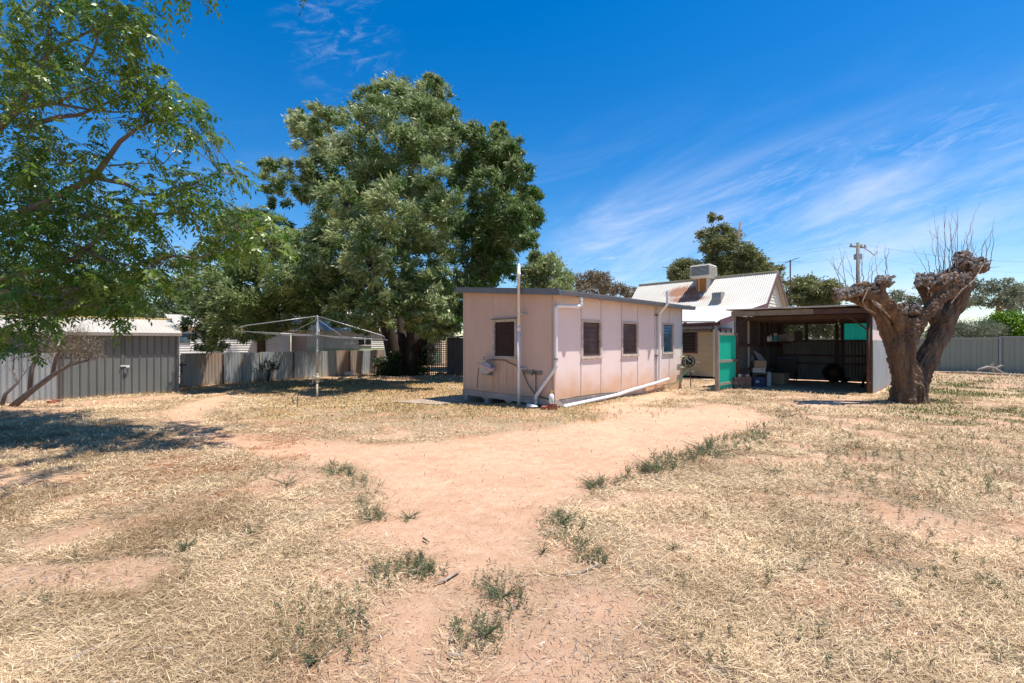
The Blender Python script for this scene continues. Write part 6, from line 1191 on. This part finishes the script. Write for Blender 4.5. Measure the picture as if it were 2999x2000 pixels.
# berry sprays
nB = 900; kk = RNG.integers(0, len(PC), 90); kk = np.repeat(kk, 10); bpz = PC[kk] + RNG.normal(0, .09, (nB, 3)) + np.array([0, -.1, -.05]); bpz[:, 2] += .05
quads_obj('berry_cluster', np.concatenate([bpz, bpz]), np.tile(np.array([[0, 0, -1.0]]), (2 * nB, 1)), np.concatenate([np.tile([[1.0, 0, 0]], (nB, 1)), np.tile([[0, 1.0, 0]], (nB, 1))]), np.full(2 * nB, .02), np.full(2 * nB, .018), np.tile(RNG.random(nB) * .6 + .5, 2), mat('berry_skin', (.45, .22, .04), (.50, .52, .12), rough=.5, attr='tint'), WC)
# ------------------------------------------------------------------ grass
def foot(x, y):                                          # inside a building or on bare floor
    r = np.zeros(x.shape, bool)
    def rectf(O, u, n, u0, u1, n0, n1):
        a = (x - O.x) * u.x + (y - O.y) * u.y; b_ = (x - O.x) * n.x + (y - O.y) * n.y; return (a > u0) & (a < u1) & (b_ > n0) & (b_ < n1)
    r |= rectf(C0, Ed, Rd, 0, LEN, -WID, -.02); r |= rectf(GB, -Ed, Rd, 0, 7, -4, 0); r |= rectf(K, Ed, Rd, -.9, 10, -8, 0)
    ln = Vector((cd.x, cd.y, 0)); r |= inpoly(x, y, [(7.95, 16.1), (10.9, 14.1), (14.4, 17.3), (11.4, 19.5)])
    return r
def scatter(n, y0, y1, pw, xl=-1.75, xr=1.6):
    u = RNG.random(n); e = 2 - pw; Y = (y0 ** e + u * (y1 ** e - y0 ** e)) ** (1 / e) if abs(e) > 1e-6 else y0 * (y1 / y0) ** u
    return Y * RNG.uniform(xl, xr, n), Y
def blades(name, n, mat_, y0, y1, pw, dens, Lr, up, wd, label, cat, dirf=None, tint=(.5, .25), xlim=None):
    x, y = scatter(n, y0, y1, pw); ok = (x > -19) & (x < 30) & (RNG.random(n) < dens(x, y)) & ~foot(x, y); x = x[ok]; y = y[ok]; n = len(x)
    z = samp(ZZ, x, y); sc = 1 + np.maximum(0, y - 4) / 11; L_ = RNG.uniform(Lr[0], Lr[1], n) * np.sqrt(sc)
    cl = fbm(x * 1.7, y * 1.7, 80, 3); az = (RNG.normal(0, .9, n) + (dirf(x, y) if dirf else RNG.uniform(0, 6.28, n)))
    e = np.abs(RNG.normal(up[0], up[1], n)); D = np.stack([np.cos(az) * np.cos(e), np.sin(az) * np.cos(e), np.sin(e)], -1)
    Sd = nrmz(np.cross(D, np.array([0, 0, 1.0])) + RNG.normal(0, .25, (n, 3))); lift = RNG.uniform(-.004, .03, n) * (e < .5)
    P0 = np.stack([x, y, z + lift], -1); W_ = np.maximum(wd, y * wd * .42) * RNG.uniform(.6, 1.4, n)
    t_ = tint[0] + 1.25 * tint[1] * RNG.normal(size=n) + 1.3 * (cl - .5) + .5 * (fbm(x * .6, y * .6, 90, 3) - .5)
    o = quads_obj(name, P0, D, Sd, L_, W_, t_, mat_, None, bend=np.stack([np.zeros(n), np.zeros(n), -L_ * .12 * (e > .5)], -1)); return tag(o, label, cat, kind='stuff')
def lawnmask(x, y):
    px_, py_ = topx(x, y); return ss(540, 640, px_) * ss(1420, 1340, px_) * ss(1000, 975, py_ - 8 * np.sin(px_ / 60.)) * ss(860, 872, py_)
def d_straw(x, y): px_, py_ = topx(x, y); return np.clip(1 - BAR(x, y) * 1.0, 0, 1) ** 2.4 * (.30 + 1.0 * ss(.40, .64, fbm(x * 1.1, y * 1.1, 33, 5))) * (1 - .75 * lawnmask(x, y)) * np.where(samp(LITTER, x, y) > .4, .7, 1) + .008
def BAR(x, y): return samp(BARE, x, y)
dirs = lambda x, y: 0.35 + 1.6 * (fbm(x * .35, y * .35, 70, 2) - .5) + np.pi * (RNG.random(len(x)) > .5)
blades('dry_grass', 900000, M['straw'], 1.7, 15, 1.6, d_straw, (.035, .105), (.16, .22), .0031, 'flattened straw coloured dry grass covering most of the yard', 'grass', dirs, (.5, .25))
blades('dry_grass_tufts', 300000, M['straw'], 1.7, 24, 1.45, lambda x, y: d_straw(x, y) * ss(.42, .62, fbm(x * 1.9, y * 1.9, 36, 4)), (.035, .095), (1.0, .35), .0040, 'short upright tufts of straw coloured grass', 'grass', None, (.45, .25))
blades('lawn_grass', 210000, M['lawn'], 9, 24, 1.3, lambda x, y: lawnmask(x, y) * (.3 + .7 * ss(.35, .6, fbm(x, y, 44))), (.03, .06), (.8, .4), .0045, 'short golden lawn between the clothesline and the pink outbuilding', 'grass', None, (.45, .3))
def gmask(x, y):
    px_, py_ = topx(x, y); f_ = fbm(x * 1.3, y * 1.3, 48, 4)
    a = lawnmask(x, y) * .16 * ss(.5, .65, f_) + ss(2000, 2150, px_) * ss(1000, 960, py_) * ss(865, 890, py_) * ss(.42, .56, f_) * .9 + ss(2003, 2012, px_) * ss(2085, 2050, px_) * ss(905, 895, py_) * .9 + .01
    a += ss(1500, 1700, px_) * ss(1100, 1000, py_) * ss(.5, .62, f_) * .10
    return a * np.clip(1 - BAR(x, y) * .8, 0, 1)
blades('green_grass', 260000, M['greenblade'], 6, 24, 1.4, gmask, (.04, .09), (1.0, .35), .0045, 'green grass patches growing through the dry grass', 'grass', None, (.45, .3))
nl_ = 9000; x, y = scatter(nl_ * 6, 2.4, 10, 1.3); px_, py_ = topx(x, y); dn = np.clip(samp(LITTER, x, y), 0, 1) * .9 + ss(900, 620, px_) * ss(1200, 1060, py_) * ss(.5, .6, fbm(x * 3, y * 3, 12)) * .22 * (py_ > 985); ok = (RNG.random(len(x)) < dn); x = x[ok][:nl_]; y = y[ok][:nl_]; n = len(x)
D = rdir(n) * np.array([1, 1, .4]); D = nrmz(D); quads_obj('fallen_berries', np.stack([x, y, samp(ZZ, x, y) + .012], -1), D, nrmz(np.cross(D, rdir(n))), RNG.uniform(.014, .03, n), RNG.uniform(.012, .022, n), RNG.random(n), M['berry']); tag(COL.objects['fallen_berries'], 'rust red fallen berries and leaf litter under the left tree', 'litter', kind='stuff')
# pebbles and crumbs on the dirt
n = 7000; x, y = scatter(n * 2, 1.8, 9, 1.5, -.5, .8); ok = BAR(x, y) > .4; x = x[ok][:n]; y = y[ok][:n]; n = len(x); D = rdir(n); D[:, 2] = abs(D[:, 2]) * .4; D = nrmz(D)
o = quads_obj('dirt_crumbs', np.stack([x, y, samp(ZZ, x, y) + .004], -1), D, nrmz(np.cross(D, rdir(n))), RNG.uniform(.005, .013, n), RNG.uniform(.005, .011, n), RNG.random(n), mat('dirt_crumb', (.30, .16, .10), (.62, .48, .36), rough=.9, attr='tint')); tag(o, 'small stones and crumbs scattered on the bare red dirt', 'gravel', kind='stuff')
n = 40000; x, y = scatter(n, 1.75, 13, 1.7); ok = (RNG.random(n) < (.25 + .75 * ss(.45, .6, fbm(x * 1.4, y * 1.4, 66, 4))) * np.where(inpoly(x, y, PATH), .12, 1)) & ~foot(x, y); x = x[ok]; y = y[ok]; n = len(x); D = rdir(n); D[:, 2] = abs(D[:, 2]) * .25; D = nrmz(D)
o = quads_obj('twig_litter', np.stack([x, y, samp(ZZ, x, y) + RNG.uniform(.004, .03, n)], -1), D, nrmz(np.cross(D, rdir(n))), RNG.uniform(.012, .06, n), RNG.uniform(.0025, .007, n), RNG.random(n) ** 1.5, mat('litter_bit', (.10, .06, .04), (.62, .54, .46), rough=.9, attr='tint')); tag(o, 'fine brown twig and leaf litter scattered through the dry grass', 'litter', kind='stuff')
# weeds
def weed_arrays(cx, cy, r, h, ns, rng=RNG, upr=.8):
    a = rng.uniform(0, 6.28, ns); rr = r * np.sqrt(rng.random(ns)); bx_ = cx + np.cos(a) * rr * .5; by = cy + np.sin(a) * rr * .5; hh = h * .8 * rng.uniform(.4, 1.1, ns); tx = np.cos(a) * rr * .9; ty = np.sin(a) * rr * .9
    tx *= .5 + rng.random(ns); nk = 9; Pp = []; Dd = []; Ll = []; Tt = []
    for k in range(nk):
        f_ = .12 + .88 * k / (nk - 1); px = bx_ + tx * f_ * f_; py = by + ty * f_ * f_; pz = hh * f_
        for s_ in range(2):
            d = rdir(ns) * np.array([1, 1, .5]) + np.array([0, 0, .55]); Pp.append(np.stack([px, py, pz], -1)); Dd.append(nrmz(d)); Ll.append(np.full(ns, h * .17)); Tt.append(rng.normal(.45, .25, ns))
    return np.concatenate(Pp), np.concatenate(Dd), np.concatenate(Ll), np.concatenate(Tt)
def weed_obj(name, items, mat_, parent=None):
    A_ = [weed_arrays(*it) for it in items]; Pp = np.concatenate([a[0] for a in A_]); k_ = np.concatenate([np.full(len(a[0]), i) for i, a in enumerate(A_)])
    Pp[:, 2] += np.array([gz(it[0], it[1]) for it in items])[k_]; D = np.concatenate([a[1] for a in A_]); L_ = np.concatenate([a[2] for a in A_]); T_ = np.concatenate([a[3] for a in A_])
    return quads_obj(name, Pp, D, nrmz(np.cross(D, rdir(len(D)))), L_, L_ * .26, T_, mat_, parent)
def weed_thing(x_, y_, r, h, ns, label):
    k_ = .62 if y_ > 1150 else .85; r *= k_ * 1.25; h *= k_ * 1.0; ns = int(ns * .62); p = G(x_, y_); t_ = thing('weed_plant', label, 'weed', (p.x, p.y, gz(p.x, p.y)), 'larger weeds growing in the yard'); weed_obj('foliage', [(p.x, p.y, r, h, ns)], M['weed'], t_)
    mb = MB()
    for i in range(min(ns, 14)): a_ = random.uniform(0, 6.28); mb.tube([Vector((p.x, p.y, gz(p.x, p.y))), Vector((p.x + math.cos(a_) * r * .4, p.y + math.sin(a_) * r * .4, gz(p.x, p.y) + h * .5)), Vector((p.x + math.cos(a_) * r * .9, p.y + math.sin(a_) * r * .9, gz(p.x, p.y) + h * .85))], [.003, .0025, .001], 4)
    mb.build('stem', M['weed'], t_)
for a in ((1630, 1045, .45, .20, 90, 'tall bright green weed clump on the right edge of the sandy path'), (1500, 1080, .30, .17, 60, 'spreading green weed left of the tall clump on the path edge'), (1365, 1118, .20, .15, 40, 'small green weed where the path narrows on the right'), (1290, 1200, .22, .17, 50, 'mixed dry and green weed at the right corner of the path'), (1155, 1368, .22, .16, 60, 'spreading weed in the bare dirt at the bottom centre'), (940, 1190, .13, .12, 30, 'lone compact weed on the left edge of the path'),
          (852, 1195, .20, .12, 45, 'olive weed tuft left of the lone compact weed'), (658, 1115, .22, .12, 45, 'grey green weed clump in the straw on the left'), (428, 1262, .10, .14, 26, 'upright blue green sprigs in the left straw'), (585, 1222, .18, .09, 30, 'low spreading weed right of the upright sprigs'), (960, 1318, .20, .13, 60, 'dense dark weed row at the left of the bare dirt'), (775, 1085, .25, .12, 50, 'dark weed mat on the upper left edge of the path'), (1115, 1460, .13, .15, 40, 'bushy weed near the bottom middle'), (730, 1520, .12, .10, 30, 'small weed near the bottom left of centre'), (1245, 1272, .08, .13, 16, 'single upright weed in straw right of the path'), (1775, 1092, .14, .13, 30, 'small weed standing alone in the right hand straw'), (1720, 1010, .35, .12, 50, 'weed mat ending the green row at the far right of the path'),
          (1810, 955, .30, .12, 40, 'weed patch beside the path below the carport'), (2265, 1345, .12, .10, 30, 'low green weed at the right edge of the yard'), (1545, 1260, .09, .10, 20, 'small weed at the edge of the small bare patch')):
    weed_thing(*a)
items = []
def band_(x0, x1, y0, y1, n, h, r=.05, ns=5):
    for _ in range(int(n * 1.0)): p = G(random.uniform(x0, x1), random.uniform(y0, y1)); items.append((p.x, p.y, r * .8, h * 1.2 * random.uniform(.4, 1.5), max(1, ns - 1)))
def row_(pts, n, h, r=.04, ns=3, sp=10):
    for _ in range(n):
        i = random.randrange(len(pts) - 1); f_ = random.random(); x_ = pts[i][0] + (pts[i + 1][0] - pts[i][0]) * f_ + random.gauss(0, sp * 1.6); y_ = pts[i][1] + (pts[i + 1][1] - pts[i][1]) * f_ + random.gauss(0, sp * .6)
        p = G(x_, y_); items.append((p.x, p.y, r, h * 1.15 * random.uniform(.4, 1.4), ns))
band_(620, 850, 1350, 1530, 130, .085, .03, 2); row_([(860, 1345), (900, 1310), (975, 1290), (980, 1330)], 60, .09, .03, 3, 10); band_(700, 850, 1330, 1460, 60, .07, .03, 2)
row_([(1470, 1095), (1530, 1060), (1600, 1050), (1680, 1015), (1760, 992)], 120, .12, .06, 6, 14); row_([(1340, 1125), (1400, 1110), (1460, 1100)], 50, .08, .05, 4, 8); row_([(1262, 1180), (1290, 1215), (1330, 1260), (1370, 1290)], 60, .09, .05, 4, 14)
row_([(750, 1075), (800, 1085), (850, 1120), (840, 1180), (930, 1200)], 90, .08, .05, 4, 12); band_(1080, 1220, 1320, 1430, 45, .08, .04, 3); band_(1900, 2345, 940, 1150, 420, .09, .04, 3); band_(1640, 2200, 1030, 1320, 200, .085, .035, 2); band_(1560, 2351, 1120, 1540, 110, .08, .035, 3)
band_(560, 780, 1055, 1110, 40, .06); band_(400, 700, 1210, 1300, 45, .07, .03, 2); band_(1300, 1560, 905, 965, 110, .07, .05, 4); band_(50, 620, 1120, 1400, 35, .08, .04, 3); band_(1040, 1160, 1420, 1500, 30, .09, .04, 3); band_(700, 1300, 925, 1005, 120, .04, .04, 3); band_(420, 900, 880, 900, 60, .08, .05, 4); band_(1780, 1860, 935, 965, 50, .1, .05, 4)
o = weed_obj('small_weeds', items, M['weed']); tag(o, 'small green weeds dotted through the dry grass', 'weeds', kind='stuff')
# sticks
def stick(pts, r, label, m_='stick'):
    P_ = [G(x_, y_) for x_, y_ in pts]; P_ = [Vector((p.x, p.y, gz(p.x, p.y) + .012 + r)) for p in P_]; mb = MB(); mb.tube(P_, [r] * (len(P_) - 1) + [r * .5], 6); tag(mb.build('stick', M[m_], None), label, 'stick', 'sticks lying in the yard')
stick([(1055, 1315), (1020, 1338), (995, 1345)], .008, 'forked pale stick on the dirt left of the weed clump'); stick([(810, 1408), (835, 1428), (848, 1442)], .011, 'dark broken stick on the bottom left dirt', 'brownwood'); stick([(972, 1242), (985, 1250)], .010, 'short dark chip in the middle of the sandy path', 'brownwood')
stick([(1035, 1478), (1042, 1450), (1052, 1440)], .008, 'pale crooked stick near the bottom middle'); stick([(110, 1545), (200, 1505), (275, 1478)], .009, 'long bleached stalk in the bottom left straw'); stick([(310, 1500), (400, 1492), (440, 1485)], .007, 'thin pale stalk right of the long bleached one')
stick([(1375, 1300), (1330, 1318), (1290, 1322)], .006, 'thin grey stick under the right hand straw edge'); stick([(1450, 1205), (1475, 1202)], .009, 'short dark stick above the small bare patch', 'brownwood'); stick([(1900, 1060), (1990, 1085)], .006, 'long thin stick in the straw below the pruned tree', 'twig'); stick([(1030, 1510), (1065, 1512)], .010, 'short pale stick at the bottom middle')
